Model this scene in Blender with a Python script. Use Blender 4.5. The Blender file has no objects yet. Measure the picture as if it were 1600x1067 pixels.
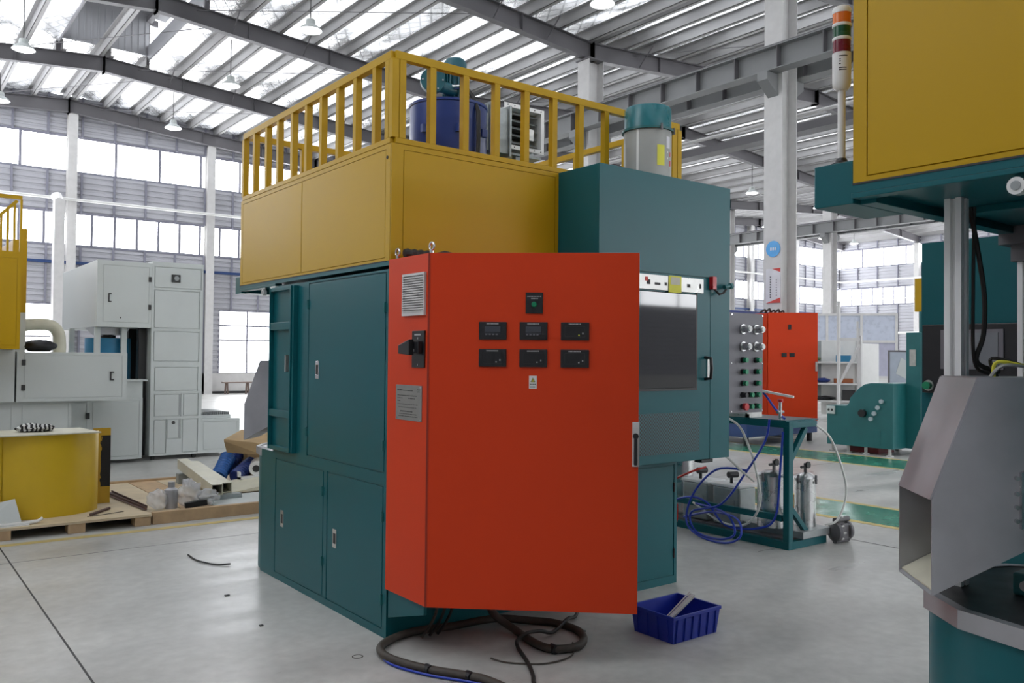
import bpy, math, random
from mathutils import Vector, Matrix, noise as mnoise
random.seed(7)
SC = bpy.context.scene
COL = SC.collection
# ------------------------------------------------------------------ camera
cam_d = bpy.data.cameras.new('camera'); cam = bpy.data.objects.new('camera', cam_d); COL.objects.link(cam)
pit, rol, yaw = 1.84964642e-02, 9.78654707e-03, 6.55336421e-01
fw = Vector((math.sin(yaw), math.cos(yaw), 0)); rt = Vector((math.cos(yaw), -math.sin(yaw), 0)); up = Vector((0, 0, 1))
fw2 = fw*math.cos(pit)+up*math.sin(pit); up2 = up*math.cos(pit)-fw*math.sin(pit)
rt3 = rt*math.cos(rol)+up2*math.sin(rol); up3 = up2*math.cos(rol)-rt*math.sin(rol)
cam.matrix_world = Matrix(((rt3.x, up3.x, -fw2.x, 0), (rt3.y, up3.y, -fw2.y, 0), (rt3.z, up3.z, -fw2.z, 1.5), (0, 0, 0, 1)))
cam_d.sensor_width = 36; cam_d.lens = 1319.4*36/1600; cam_d.clip_end = 300; cam_d.clip_start = 0.05
SC.camera = cam
# ------------------------------------------------------------------ world, exposure
PANE = 20.0          # brightness of the daylight coming through the frosted window panes
W = bpy.data.worlds.new('sky'); SC.world = W; W.use_nodes = True
W.node_tree.nodes['Background'].inputs[0].default_value = (0.92, 0.96, 1.0, 1)
W.node_tree.nodes['Background'].inputs[1].default_value = 12.0
SC.view_settings.view_transform = 'Standard'; SC.view_settings.look = 'None'
SC.view_settings.gamma = 1; SC.view_settings.use_curve_mapping = False
SC.view_settings.exposure = -1.15
SC.cycles.use_denoising = True
SC.cycles.max_bounces = 8; SC.cycles.diffuse_bounces = 4; SC.cycles.glossy_bounces = 4; SC.cycles.transmission_bounces = 4
SC.cycles.sample_clamp_indirect = 8

# ------------------------------------------------------------------ materials
def _nt(name):
    m = bpy.data.materials.new(name); m.use_nodes = True
    nt = m.node_tree
    return m, nt, nt.nodes['Principled BSDF']
def mat(name, c, rough=.45, metal=0., var=.06, scale=6., bump=0., bscale=60., spec=.5, rvar=.08, coat=0.):
    m, nt, b = _nt(name)
    N, L = nt.nodes, nt.links
    tc = N.new('ShaderNodeTexCoord'); no = N.new('ShaderNodeTexNoise'); no.inputs['Scale'].default_value = scale; no.inputs['Detail'].default_value = 5
    L.new(tc.outputs['Object'], no.inputs['Vector'])
    mr = N.new('ShaderNodeMapRange'); L.new(no.outputs[0], mr.inputs[0])
    mr.inputs[1].default_value = .3; mr.inputs[2].default_value = .7; mr.inputs[3].default_value = 1-var; mr.inputs[4].default_value = 1+var
    mx = N.new('ShaderNodeVectorMath'); mx.operation = 'SCALE'; mx.inputs[0].default_value = c[:3]
    L.new(mr.outputs[0], mx.inputs['Scale']); L.new(mx.outputs[0], b.inputs['Base Color'])
    m2 = N.new('ShaderNodeMapRange'); L.new(no.outputs[0], m2.inputs[0])
    m2.inputs[1].default_value = .3; m2.inputs[2].default_value = .7
    m2.inputs[3].default_value = max(.02, rough-rvar); m2.inputs[4].default_value = min(1, rough+rvar); L.new(m2.outputs[0], b.inputs['Roughness'])
    b.inputs['Metallic'].default_value = metal; b.inputs['Specular IOR Level'].default_value = spec
    b.inputs['Coat Weight'].default_value = coat
    if bump:
        n2 = N.new('ShaderNodeTexNoise'); n2.inputs['Scale'].default_value = bscale; L.new(tc.outputs['Object'], n2.inputs['Vector'])
        bp = N.new('ShaderNodeBump'); bp.inputs['Strength'].default_value = bump; bp.inputs['Distance'].default_value = .01
        L.new(n2.outputs[0], bp.inputs['Height']); L.new(bp.outputs[0], b.inputs['Normal'])
    return m
def emis(name, c, s):
    m, nt, b = _nt(name)
    b.inputs['Base Color'].default_value = (*c, 1); b.inputs['Emission Color'].default_value = (*c, 1); b.inputs['Emission Strength'].default_value = s
    b.inputs['Roughness'].default_value = .3
    return m
TEAL = mat('teal_paint', (.006, .105, .122), .32, var=.04, scale=1.5, rvar=.02, bump=.03, bscale=2, spec=.30)
TEALB = mat('bright_teal_paint', (.010, .150, .175), .3)
TEALD = mat('teal_machine_paint', (.012, .125, .130), .4)
YEL = mat('yellow_paint', (.50, .30, .006), .42, var=.03, scale=1.5, rvar=.02, bump=.03, bscale=2, spec=.22)
YELB = mat('bright_yellow_sheet', (.66, .44, .018), .35, var=.03, rvar=.03)
RED = mat('orange_red_paint', (.67, .051, .010), .45, var=.03, scale=1.5, rvar=.02, bump=.03, bscale=2, spec=.22)
GREY = mat('pale_grey_paint', (.55, .585, .57), .42, var=.03, scale=2)
GREYD = mat('seam_grey_paint', (.30, .32, .32), .5)
BLACK = mat('black_plastic', (.010, .010, .012), .4)
RUB = mat('black_rubber', (.018, .016, .014), .6, var=.2)
CABLE = mat('brown_cable_sheath', (.055, .045, .035), .6, var=.25, scale=20)
STEEL = mat('brushed_sheet_steel', (.44, .44, .46), .46, metal=.8, var=.14, scale=5, rvar=.12)
STEELW = mat('stainless_steel', (.62, .62, .62), .28, metal=1., var=.08, scale=8)
GALV = mat('galvanised_sheet', (.34, .37, .37), .45, metal=.5, var=.10, scale=25)
ALU = mat('anodised_aluminium', (.86, .86, .85), .40, metal=.05, var=.04)
SILV = mat('silver_plate', (.50, .50, .48), .35, metal=.7, var=.12, scale=14)
NPLM = mat('nameplate_metal', (.27, .265, .25), .5, metal=.3, var=.1, scale=14)
CHROME = mat('chrome', (.7, .7, .7), .15, metal=1.)
WHITE = mat('white_enamel', (.74, .74, .72), .4, var=.03)
WHITEP = mat('white_steelwork', (.62, .61, .60), .5, var=.05)
CREAM = mat('cream_liner', (.58, .56, .44), .5, var=.1)
STEELG = mat('grey_steelwork', (.125, .120, .128), .5, var=.08, scale=1.2)
GIRD = mat('crane_girder_grey', (.22, .225, .228), .5, var=.08, scale=1.2)
PURL = mat('purlin_grey', (.33, .325, .325), .5, var=.08, scale=.8)
CLAD = mat('wall_cladding_grey', (.44, .44, .475), .5, var=.05, scale=.5)
CLADD = mat('dark_cladding', (.26, .26, .275), .5, var=.12, scale=.6)
FRAME = mat('window_frame_grey', (.24, .24, .29), .6, spec=.2)
BLUE = mat('blue_paint', (.013, .036, .19), .38, var=.08)
BLUEC = mat('blue_crate_plastic', (.010, .030, .34), .4, var=.05)
BLUEH = mat('blue_hose', (.012, .045, .42), .35)
BLUED = mat('dark_blue_machine_paint', (.012, .045, .16), .45)
LBLUE = mat('light_blue_drum_paint', (.03, .20, .36), .45)
SKYB = mat('sky_blue_sign', (.07, .38, .80), .4)
MOTOR = mat('teal_motor_paint', (.012, .10, .13), .38)
WOOD = mat('raw_pine', (.48, .33, .19), .7, var=.16, scale=9)
PLY = mat('plywood', (.56, .46, .31), .7, var=.12, scale=6)
CARD = mat('cardboard', (.42, .29, .15), .8, var=.1)
BROWN = mat('rust_brown_bar', (.10, .055, .045), .6, var=.3, scale=20)
WHOSE = mat('white_hose', (.70, .70, .66), .35)
RHOSE = mat('red_hose', (.60, .03, .02), .35)
YNOTE = mat('yellow_note_paper', (.75, .72, .06), .6)
GREENB = mat('green_button', (.004, .22, .10), .3)
REDB = mat('red_button', (.45, .015, .02), .3)
REDL = mat('red_print', (.60, .04, .03), .5)
SCREEN = mat('screen_glass', (.035, .038, .045), .12)
SCRG = mat('grey_touchscreen', (.20, .21, .23), .25)
INK = mat('dark_ink', (.03, .03, .03), .6)
PALEINK = mat('pale_ink', (.42, .42, .42), .6)
AMBER = mat('amber_lens', (.75, .17, .02), .25)
GLENS = mat('green_lens', (.005, .075, .03), .25)
RLENS = mat('dark_red_lens', (.16, .006, .02), .25)
PURPLE = mat('grey_purple_panel', (.16, .155, .175), .5)
POSTER = mat('poster_paper', (.70, .70, .74), .5)
OLIVE = mat('olive_cloth', (.07, .10, .03), .85)
PLANK = mat('bench_wood', (.16, .11, .09), .7)
CLOTH1 = None
GLASSD = mat('dark_tinted_glass', (.012, .013, .016), .04, spec=.8, rvar=.0)
LAMPE = emis('lamp_glow', (1, .98, 1), 14)
PANEM = emis('daylit_frosted_pane', (.95, .97, 1.0), PANE)

def foil_mat():
    m, nt, b = _nt('roof_insulation_foil'); N, L = nt.nodes, nt.links
    tc = N.new('ShaderNodeTexCoord')
    b.inputs['Metallic'].default_value = .85; b.inputs['Roughness'].default_value = .26
    mp = N.new('ShaderNodeMapping'); mp.inputs['Scale'].default_value = (1.2, .35, 1); L.new(tc.outputs['Object'], mp.inputs[0])
    n1 = N.new('ShaderNodeTexNoise'); n1.inputs['Scale'].default_value = 3.; n1.inputs['Detail'].default_value = 6; n1.inputs['Distortion'].default_value = 1.2
    L.new(mp.outputs[0], n1.inputs['Vector'])
    hs = None
    for ang in (33, -33):                      # diamond support mesh pressed into the foil
        r = N.new('ShaderNodeMapping'); r.inputs['Rotation'].default_value = (0, 0, math.radians(ang)); L.new(tc.outputs['Object'], r.inputs[0])
        w = N.new('ShaderNodeTexWave'); w.inputs['Scale'].default_value = 1.1; w.inputs['Distortion'].default_value = .25; L.new(r.outputs[0], w.inputs['Vector'])
        p = N.new('ShaderNodeMath'); p.operation = 'POWER'; p.inputs[1].default_value = 14; L.new(w.outputs['Fac'], p.inputs[0])
        if hs is None: hs = p
        else:
            a = N.new('ShaderNodeMath'); a.operation = 'MAXIMUM'; L.new(hs.outputs[0], a.inputs[0]); L.new(p.outputs[0], a.inputs[1]); hs = a
    cr = N.new('ShaderNodeMix'); cr.data_type = 'RGBA'; cr.inputs[6].default_value = (.80, .79, .78, 1); cr.inputs[7].default_value = (.34, .34, .34, 1)
    L.new(hs.outputs[0], cr.inputs[0]); L.new(cr.outputs[2], b.inputs['Base Color'])
    ad = N.new('ShaderNodeMath'); ad.operation = 'ADD'; L.new(n1.outputs[0], ad.inputs[0])
    ml = N.new('ShaderNodeMath'); ml.operation = 'MULTIPLY'; ml.inputs[1].default_value = -.12; L.new(hs.outputs[0], ml.inputs[0]); L.new(ml.outputs[0], ad.inputs[1])
    bp = N.new('ShaderNodeBump'); bp.inputs['Strength'].default_value = .3; bp.inputs['Distance'].default_value = .08
    L.new(ad.outputs[0], bp.inputs['Height']); L.new(bp.outputs[0], b.inputs['Normal'])
    # thin foil lets daylight through, and lets through less close to the rafters
    tr = N.new('ShaderNodeBsdfTranslucent'); tr.inputs[0].default_value = (.95, .95, .97, 1)
    n2 = N.new('ShaderNodeTexNoise'); n2.inputs['Scale'].default_value = .9; n2.inputs['Detail'].default_value = 6; n2.inputs['Distortion'].default_value = .8; L.new(mp.outputs[0], n2.inputs['Vector'])
    sp = N.new('ShaderNodeSeparateXYZ'); L.new(tc.outputs['Object'], sp.inputs[0])
    def mth(op, a_, b_=None):
        q = N.new('ShaderNodeMath'); q.operation = op
        for i_, v_ in enumerate((a_, b_)):
            if v_ is None: continue
            if isinstance(v_, (int, float)): q.inputs[i_].default_value = v_
            else: L.new(v_, q.inputs[i_])
        return q.outputs[0]
    fr = mth('FRACT', mth('DIVIDE', mth('ADD', sp.outputs[1], 57.1), 5.6))          # 0 and 1 over a rafter
    ed = mth('MULTIPLY', mth('MINIMUM', fr, mth('SUBTRACT', 1., fr)), 5.6)           # metres from the rafter
    raf_mask = N.new('ShaderNodeMapRange'); L.new(mth('ADD', ed, mth('MULTIPLY', mth('SUBTRACT', n2.outputs[0], .5), 2.2)), raf_mask.inputs[0]); raf_mask.inputs[1].default_value = .3; raf_mask.inputs[2].default_value = 1.5; raf_mask.inputs[3].default_value = .15; raf_mask.inputs[4].default_value = 1
    pr_ = N.new('ShaderNodeMapRange'); L.new(n2.outputs[0], pr_.inputs[0]); pr_.inputs[1].default_value = .36; pr_.inputs[2].default_value = .62; pr_.inputs[3].default_value = .10; pr_.inputs[4].default_value = .58
    fac = mth('MULTIPLY', mth('MULTIPLY', pr_.outputs[0], raf_mask.outputs[0]), mth('SUBTRACT', 1., mth('MULTIPLY', hs.outputs[0], .35)))
    ms_ = N.new('ShaderNodeMixShader'); L.new(fac, ms_.inputs[0]); L.new(b.outputs[0], ms_.inputs[1]); L.new(tr.outputs[0], ms_.inputs[2])
    L.new(ms_.outputs[0], N['Material Output'].inputs[0])
    return m
FOIL = foil_mat()
def floor_mat():
    m, nt, b = _nt('sealed_concrete'); N, L = nt.nodes, nt.links
    tc = N.new('ShaderNodeTexCoord')
    n1 = N.new('ShaderNodeTexNoise'); n1.inputs['Scale'].default_value = .9; n1.inputs['Detail'].default_value = 8; n1.inputs['Roughness'].default_value = .62; L.new(tc.outputs['Object'], n1.inputs['Vector'])
    n2 = N.new('ShaderNodeTexNoise'); n2.inputs['Scale'].default_value = 14; n2.inputs['Detail'].default_value = 6; L.new(tc.outputs['Object'], n2.inputs['Vector'])
    mp = N.new('ShaderNodeMapping'); mp.inputs['Rotation'].default_value = (0, 0, .7); mp.inputs['Scale'].default_value = (.35, 2.2, 1); L.new(tc.outputs['Object'], mp.inputs[0])
    n3 = N.new('ShaderNodeTexNoise'); n3.inputs['Scale'].default_value = 1.4; n3.inputs['Detail'].default_value = 5; L.new(mp.outputs[0], n3.inputs['Vector'])
    r1 = N.new('ShaderNodeValToRGB'); r1.color_ramp.elements[0].position = .33; r1.color_ramp.elements[0].color = (.42, .415, .39, 1)
    r1.color_ramp.elements[1].position = .68; r1.color_ramp.elements[1].color = (.58, .575, .545, 1); L.new(n1.outputs[0], r1.inputs[0])
    mx = N.new('ShaderNodeMix'); mx.data_type = 'RGBA'; mx.blend_type = 'MULTIPLY'; mx.inputs[0].default_value = 1
    r2 = N.new('ShaderNodeMapRange'); r2.inputs[1].default_value = .3; r2.inputs[2].default_value = .7; r2.inputs[3].default_value = .90; r2.inputs[4].default_value = 1.06; L.new(n2.outputs[0], r2.inputs[0])
    L.new(r1.outputs[0], mx.inputs[6]); L.new(r2.outputs[0], mx.inputs[7])
    mx2 = N.new('ShaderNodeMix'); mx2.data_type = 'RGBA'; mx2.blend_type = 'MULTIPLY'; mx2.inputs[0].default_value = 1
    r3 = N.new('ShaderNodeMapRange'); r3.inputs[1].default_value = .35; r3.inputs[2].default_value = .65; r3.inputs[3].default_value = .90; r3.inputs[4].default_value = 1.05; L.new(n3.outputs[0], r3.inputs[0])
    L.new(mx.outputs[2], mx2.inputs[6]); L.new(r3.outputs[0], mx2.inputs[7]); L.new(mx2.outputs[2], b.inputs['Base Color'])
    r4 = N.new('ShaderNodeMapRange'); r4.inputs[1].default_value = .3; r4.inputs[2].default_value = .7; r4.inputs[3].default_value = .26; r4.inputs[4].default_value = .46; L.new(n3.outputs[0], r4.inputs[0])
    L.new(r4.outputs[0], b.inputs['Roughness']); b.inputs['Specular IOR Level'].default_value = .45
    bp = N.new('ShaderNodeBump'); bp.inputs['Strength'].default_value = .06; bp.inputs['Distance'].default_value = .01; L.new(n2.outputs[0], bp.inputs['Height']); L.new(bp.outputs[0], b.inputs['Normal'])
    return m
FLOOR = floor_mat()
GREENF = mat('green_floor_paint', (.035, .22, .14), .22, var=.12, scale=3)
YELF = mat('worn_yellow_floor_paint', (.55, .43, .16), .5, var=.18, scale=9)
def mesh_mat():      # perforated teal sheet: fine round holes
    m, nt, b = _nt('perforated_teal_sheet'); N, L = nt.nodes, nt.links
    tc = N.new('ShaderNodeTexCoord'); vo = N.new('ShaderNodeTexVoronoi'); vo.inputs['Scale'].default_value = 62; vo.inputs['Randomness'].default_value = 0
    mp = N.new('ShaderNodeMapping'); mp.inputs['Rotation'].default_value = (0, .785, 0); mp.inputs['Scale'].default_value = (1, 0, 1); L.new(tc.outputs['Object'], mp.inputs[0]); L.new(mp.outputs[0], vo.inputs['Vector'])
    st = N.new('ShaderNodeMath'); st.operation = 'GREATER_THAN'; st.inputs[1].default_value = .42; L.new(vo.outputs['Distance'], st.inputs[0])
    mx = N.new('ShaderNodeMix'); mx.data_type = 'RGBA'; mx.inputs[6].default_value = (.001, .002, .003, 1); mx.inputs[7].default_value = (.012, .115, .135, 1)
    L.new(st.outputs[0], mx.inputs[0]); L.new(mx.outputs[2], b.inputs['Base Color']); b.inputs['Roughness'].default_value = .4
    return m
PERF = mesh_mat()
def stripe_mat():
    m, nt, b = _nt('striped_cloth'); N, L = nt.nodes, nt.links
    tc = N.new('ShaderNodeTexCoord'); w = N.new('ShaderNodeTexWave'); w.inputs['Scale'].default_value = 9; w.inputs['Distortion'].default_value = 4; w.inputs['Detail Scale'].default_value = 2
    L.new(tc.outputs['Object'], w.inputs['Vector']); r = N.new('ShaderNodeValToRGB'); r.color_ramp.interpolation = 'CONSTANT'
    r.color_ramp.elements[0].color = (.02, .02, .02, 1); r.color_ramp.elements[1].position = .5; r.color_ramp.elements[1].color = (.6, .6, .58, 1)
    L.new(w.outputs['Fac'], r.inputs[0]); L.new(r.outputs[0], b.inputs['Base Color']); b.inputs['Roughness'].default_value = .9
    return m
STRIPE = stripe_mat()
def plastic_mat():
    m, nt, b = _nt('clear_plastic_wrap'); N, L = nt.nodes, nt.links
    b.inputs['Base Color'].default_value = (.75, .76, .78, 1); b.inputs['Roughness'].default_value = .18; b.inputs['Alpha'].default_value = .42
    return m
PLAST = plastic_mat()
def burnt_mat():      # yellow sheet with a ragged black paint smear down its middle
    m, nt, b = _nt('yellow_sheet_with_black_smear'); N, L = nt.nodes, nt.links
    tc = N.new('ShaderNodeTexCoord'); sx = N.new('ShaderNodeSeparateXYZ'); L.new(tc.outputs['Generated'], sx.inputs[0])
    no = N.new('ShaderNodeTexNoise'); no.inputs['Scale'].default_value = 9; L.new(tc.outputs['Generated'], no.inputs['Vector'])
    ad = N.new('ShaderNodeMath'); ad.operation = 'MULTIPLY_ADD'; ad.inputs[1].default_value = .35; L.new(no.outputs[0], ad.inputs[0]); L.new(sx.outputs[0], ad.inputs[2])
    g = N.new('ShaderNodeMath'); g.operation = 'GREATER_THAN'; g.inputs[1].default_value = .62; L.new(ad.outputs[0], g.inputs[0])
    z1 = N.new('ShaderNodeMath'); z1.operation = 'LESS_THAN'; z1.inputs[1].default_value = .9; L.new(sx.outputs[2], z1.inputs[0])
    z2 = N.new('ShaderNodeMath'); z2.operation = 'GREATER_THAN'; z2.inputs[1].default_value = .22; L.new(sx.outputs[2], z2.inputs[0])
    a = N.new('ShaderNodeMath'); a.operation = 'MULTIPLY'; L.new(g.outputs[0], a.inputs[0]); L.new(z1.outputs[0], a.inputs[1])
    c = N.new('ShaderNodeMath'); c.operation = 'MULTIPLY'; L.new(a.outputs[0], c.inputs[0]); L.new(z2.outputs[0], c.inputs[1])
    mx = N.new('ShaderNodeMix'); mx.data_type = 'RGBA'; mx.inputs[6].default_value = (.50, .30, .02, 1); mx.inputs[7].default_value = (.012, .010, .010, 1)
    L.new(c.outputs[0], mx.inputs[0]); L.new(mx.outputs[2], b.inputs['Base Color']); b.inputs['Roughness'].default_value = .45
    return m
BURNT = burnt_mat()

# ------------------------------------------------------------------ mesh builder
class MB:
    def __init__(s): s.v = []; s.f = []
    def add(s, vs, fs):
        o = len(s.v); s.v += [tuple(p) for p in vs]; s.f += [tuple(i+o for i in f) for f in fs]; return s
    def hexa(s, p):      # 8 points: bottom 4 ccw, top 4 ccw
        return s.add(p, [(3, 2, 1, 0), (4, 5, 6, 7), (0, 1, 5, 4), (1, 2, 6, 5), (2, 3, 7, 6), (3, 0, 4, 7)])
    def box(s, x0, x1, y0, y1, z0, z1):
        x0, x1 = sorted((x0, x1)); y0, y1 = sorted((y0, y1)); z0, z1 = sorted((z0, z1))
        return s.hexa([(x0, y0, z0), (x1, y0, z0), (x1, y1, z0), (x0, y1, z0), (x0, y0, z1), (x1, y0, z1), (x1, y1, z1), (x0, y1, z1)])
    def prism(s, pts, vec):
        n = len(pts); a = [Vector(p) for p in pts]; b = [p+Vector(vec) for p in a]
        nrm = Vector((0, 0, 0))
        for i in range(n): nrm += a[i].cross(a[(i+1) % n])
        flip = nrm.dot(Vector(vec)) > 0
        fs = [tuple(range(n)), tuple(reversed(range(n, 2*n)))] + [((i+1) % n, i, i+n, (i+1) % n+n) for i in range(n)]
        if flip: fs = [tuple(reversed(f)) for f in fs]
        return s.add(a+b, fs)
    def bar(s, p0, p1, w, h=None, upv=(0, 0, 1)):
        p0, p1 = Vector(p0), Vector(p1); h = h or w
        d = (p1-p0).normalized(); u = Vector(upv)
        if abs(d.dot(u)) > .99: u = Vector((0, 1, 0))
        r = d.cross(u).normalized(); u = r.cross(d)
        q = []
        for p in (p0, p1):
            q += [p-r*w/2-u*h/2, p+r*w/2-u*h/2, p+r*w/2+u*h/2, p-r*w/2+u*h/2]
        return s.add(q, [(3, 2, 1, 0), (4, 5, 6, 7), (0, 1, 5, 4), (1, 2, 6, 5), (2, 3, 7, 6), (3, 0, 4, 7)])
    def tube(s, path, r, n=8, caps=True):
        P = [Vector(p) for p in path]; rs = r if isinstance(r, (list, tuple)) else [r]*len(P)
        o = len(s.v); ref = None
        for i, p in enumerate(P):
            t = (P[min(i+1, len(P)-1)]-P[max(i-1, 0)])
            t = t.normalized() if t.length > 1e-9 else Vector((0, 0, 1))
            if ref is None:
                ref = Vector((0, 0, 1)) if abs(t.z) < .9 else Vector((1, 0, 0))
            a = (ref-t*ref.dot(t)).normalized(); b = t.cross(a); ref = a
            for k in range(n):
                an = 2*math.pi*k/n; s.v.append(tuple(p+(a*math.cos(an)+b*math.sin(an))*rs[i]))
        for i in range(len(P)-1):
            for k in range(n):
                k2 = (k+1) % n; s.f.append((o+i*n+k, o+i*n+k2, o+(i+1)*n+k2, o+(i+1)*n+k))
        if caps:
            s.f.append(tuple(reversed(range(o, o+n)))); s.f.append(tuple(range(o+(len(P)-1)*n, o+len(P)*n)))
        return s
    def cyl(s, p0, p1, r, n=20, r1=None): return s.tube([p0, p1], [r, r if r1 is None else r1], n)
    def lathe(s, cx, cy, prof, n=28, a0=0., a1=2*math.pi):
        o = len(s.v); full = abs(a1-a0-2*math.pi) < 1e-6; m = n if full else n+1
        for r, z in prof:
            for k in range(m):
                a = a0+(a1-a0)*k/n; s.v.append((cx+r*math.cos(a), cy+r*math.sin(a), z))
        for i in range(len(prof)-1):
            for k in range(n):
                k2 = (k+1) % m; s.f.append((o+i*m+k, o+i*m+k2, o+(i+1)*m+k2, o+(i+1)*m+k))
        return s
    def blob(s, c, r, seed=0, amp=.25, nu=18, nv=10, fr=3.):
        o = len(s.v); c = Vector(c)
        for i in range(nv+1):
            th = math.pi*i/nv
            for k in range(nu):
                ph = 2*math.pi*k/nu; d = Vector((math.sin(th)*math.cos(ph), math.sin(th)*math.sin(ph), math.cos(th)))
                q = 1+amp*mnoise.noise(d*fr+Vector((seed*7.1, seed*3.3, 0)))*2
                s.v.append((c.x+d.x*r[0]*q, c.y+d.y*r[1]*q, max(c.z+d.z*r[2]*q, c.z-r[2]*.95)))
        for i in range(nv):
            for k in range(nu):
                k2 = (k+1) % nu; s.f.append((o+i*nu+k, o+(i+1)*nu+k, o+(i+1)*nu+k2, o+i*nu+k2))
        return s
def smoothp(pts, n=6):
    out = []; P = [Vector(p) for p in pts]
    for i in range(len(P)-1):
        a, b_, c_, d_ = P[max(i-1, 0)], P[i], P[i+1], P[min(i+2, len(P)-1)]
        for k in range(n):
            t = k/n; out.append(.5*((2*b_)+(c_-a)*t+(2*a-5*b_+4*c_-d_)*t*t+(3*b_-a-3*c_+d_)*t**3))
    return out+[P[-1]]
WL = {}
def wloc(o):
    return WL.get(o.name, Vector((0, 0, 0))) if o else Vector((0, 0, 0))
def build(name, mb, m, parent=None, loc=None, bevel=0., smooth=None):
    base = Vector(loc) if (parent is None and loc is not None) else wloc(parent)
    me = bpy.data.meshes.new(name); me.from_pydata([tuple(Vector(v)-base) for v in mb.v], [], mb.f); me.update()
    me.materials.append(m)
    if smooth:
        me.polygons.foreach_set('use_smooth', [True]*len(me.polygons)); me.set_sharp_from_angle(angle=math.radians(smooth))
    o = bpy.data.objects.new(name, me); COL.objects.link(o)
    if parent is not None: o.parent = parent; WL[o.name] = base
    else: o.location = base; WL[o.name] = base
    if bevel:
        b = o.modifiers.new('edge', 'BEVEL'); b.width = bevel; b.segments = 2; b.limit_method = 'ANGLE'; b.angle_limit = math.radians(50)
    return o
def tag(o, label=None, cat=None, group=None, kind=None):
    if label: o['label'] = label
    if cat: o['category'] = cat
    if group: o['group'] = group
    if kind: o['kind'] = kind
    return o
def thing(name, label, cat, loc, group=None):
    o = bpy.data.objects.new(name, None); COL.objects.link(o); o.location = loc; o.empty_display_size = .1
    WL[o.name] = Vector(loc); return tag(o, label, cat, group)
def struct(name, loc=(0, 0, 0)):
    o = bpy.data.objects.new(name, None); COL.objects.link(o); o.location = loc; WL[o.name] = Vector(loc); o['kind'] = 'structure'; return o
def inst(src, loc, parent):      # a copy sharing mesh data, at a parent-relative place
    c = src.copy(); COL.objects.link(c); c.parent = parent; c.location = loc; WL[c.name] = wloc(parent); return c
def copy_tree(o, parent=None):
    kids = list(o.children)
    c = o.copy(); COL.objects.link(c)
    if parent: c.parent = parent
    for k in kids: copy_tree(k, c)
    return c
BX = lambda *a: MB().box(*a)
def face(name_panel, plane, at, sgn, outer, rects, m, parent, t=.006, gap=.008, frame='frame', mp=None, pt=None, bevel=.0015):
    """Plates on a cabinet face: a frame with openings and one proud panel per rect (u0,u1,z0,z1). plane 'x' or 'y' is the constant axis."""
    u0, u1, z0, z1 = outer
    us = sorted({u0, u1, *[r[0]-gap for r in rects], *[r[1]+gap for r in rects]}); zs = sorted({z0, z1, *[r[2]-gap for r in rects], *[r[3]+gap for r in rects]})
    us = [u for u in us if u0-1e-6 <= u <= u1+1e-6]; zs = [z for z in zs if z0-1e-6 <= z <= z1+1e-6]
    fm = MB()
    def bx(mb, a, b, c, d, th):
        if plane == 'x': mb.box(at, at+sgn*th, a, b, c, d)
        else: mb.box(a, b, at, at+sgn*th, c, d)
    for i in range(len(us)-1):
        for j in range(len(zs)-1):
            cu, cz = (us[i]+us[i+1])/2, (zs[j]+zs[j+1])/2
            if any(r[0]-gap < cu < r[1]+gap and r[2]-gap < cz < r[3]+gap for r in rects): continue
            bx(fm, us[i], us[i+1], zs[j], zs[j+1], t)
    fo = build(frame, fm, m, parent)
    out = []
    for r in rects:
        pm = MB(); bx(pm, r[0], r[1], r[2], r[3], pt or t); out.append(build(name_panel, pm, mp or m, parent, bevel=bevel))
    return fo, out

# ------------------------------------------------------------------ building shell
XL, XR, YB, YF = -3.6, 53.5, -17.9, 32.5
YK = [32.18]+[32.5-5.6*k for k in range(1, 10)]
KN = [(-3.6, 9.03), (5.45, 9.75), (14.5, 9.03), (24.4, 9.82), (34.3, 9.03), (44.0, 9.8), (53.5, 9.03)]    # rafter underside
def zraf(x):
    for (xa, za), (xb, zb) in zip(KN, KN[1:]):
        if x <= xb: return za+(zb-za)*(x-xa)/(xb-xa)
    return KN[-1][1]
RD = .44          # rafter depth
build('floor', BX(XL-.3, XR+.3, YB-.3, YF+.3, -.2, 0), FLOOR)['kind'] = 'structure'
FL = bpy.data.objects['floor']
def fl(name, mb, m): return build(name, mb, m, FL)
for (a, b) in ((7.42, 8.24), (11.45, 12.45)):
    fl('green_lane', BX(a, b, YB+2, 14, .0, .002), GREENF)
    fl('yellow_line', BX(a-.09, a, YB+2, 14, .0, .0022), YELF); fl('yellow_line', BX(b, b+.09, YB+2, 14, .0, .0022), YELF)
fl('yellow_line', BX(XL+1, 3.6, 7.55, 7.64, 0, .002), YELF)
for x in (.86, 6.6, -2.):
    fl('floor_joint', BX(x-.005, x+.005, YB, YF, -.01, .0012), INK)
for y in (6.95, 13.2, .8):
    fl('floor_joint', BX(XL, XR, y-.003, y+.003, -.01, .0012), mat('joint_grey', (.2, .2, .2), .8))

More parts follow.
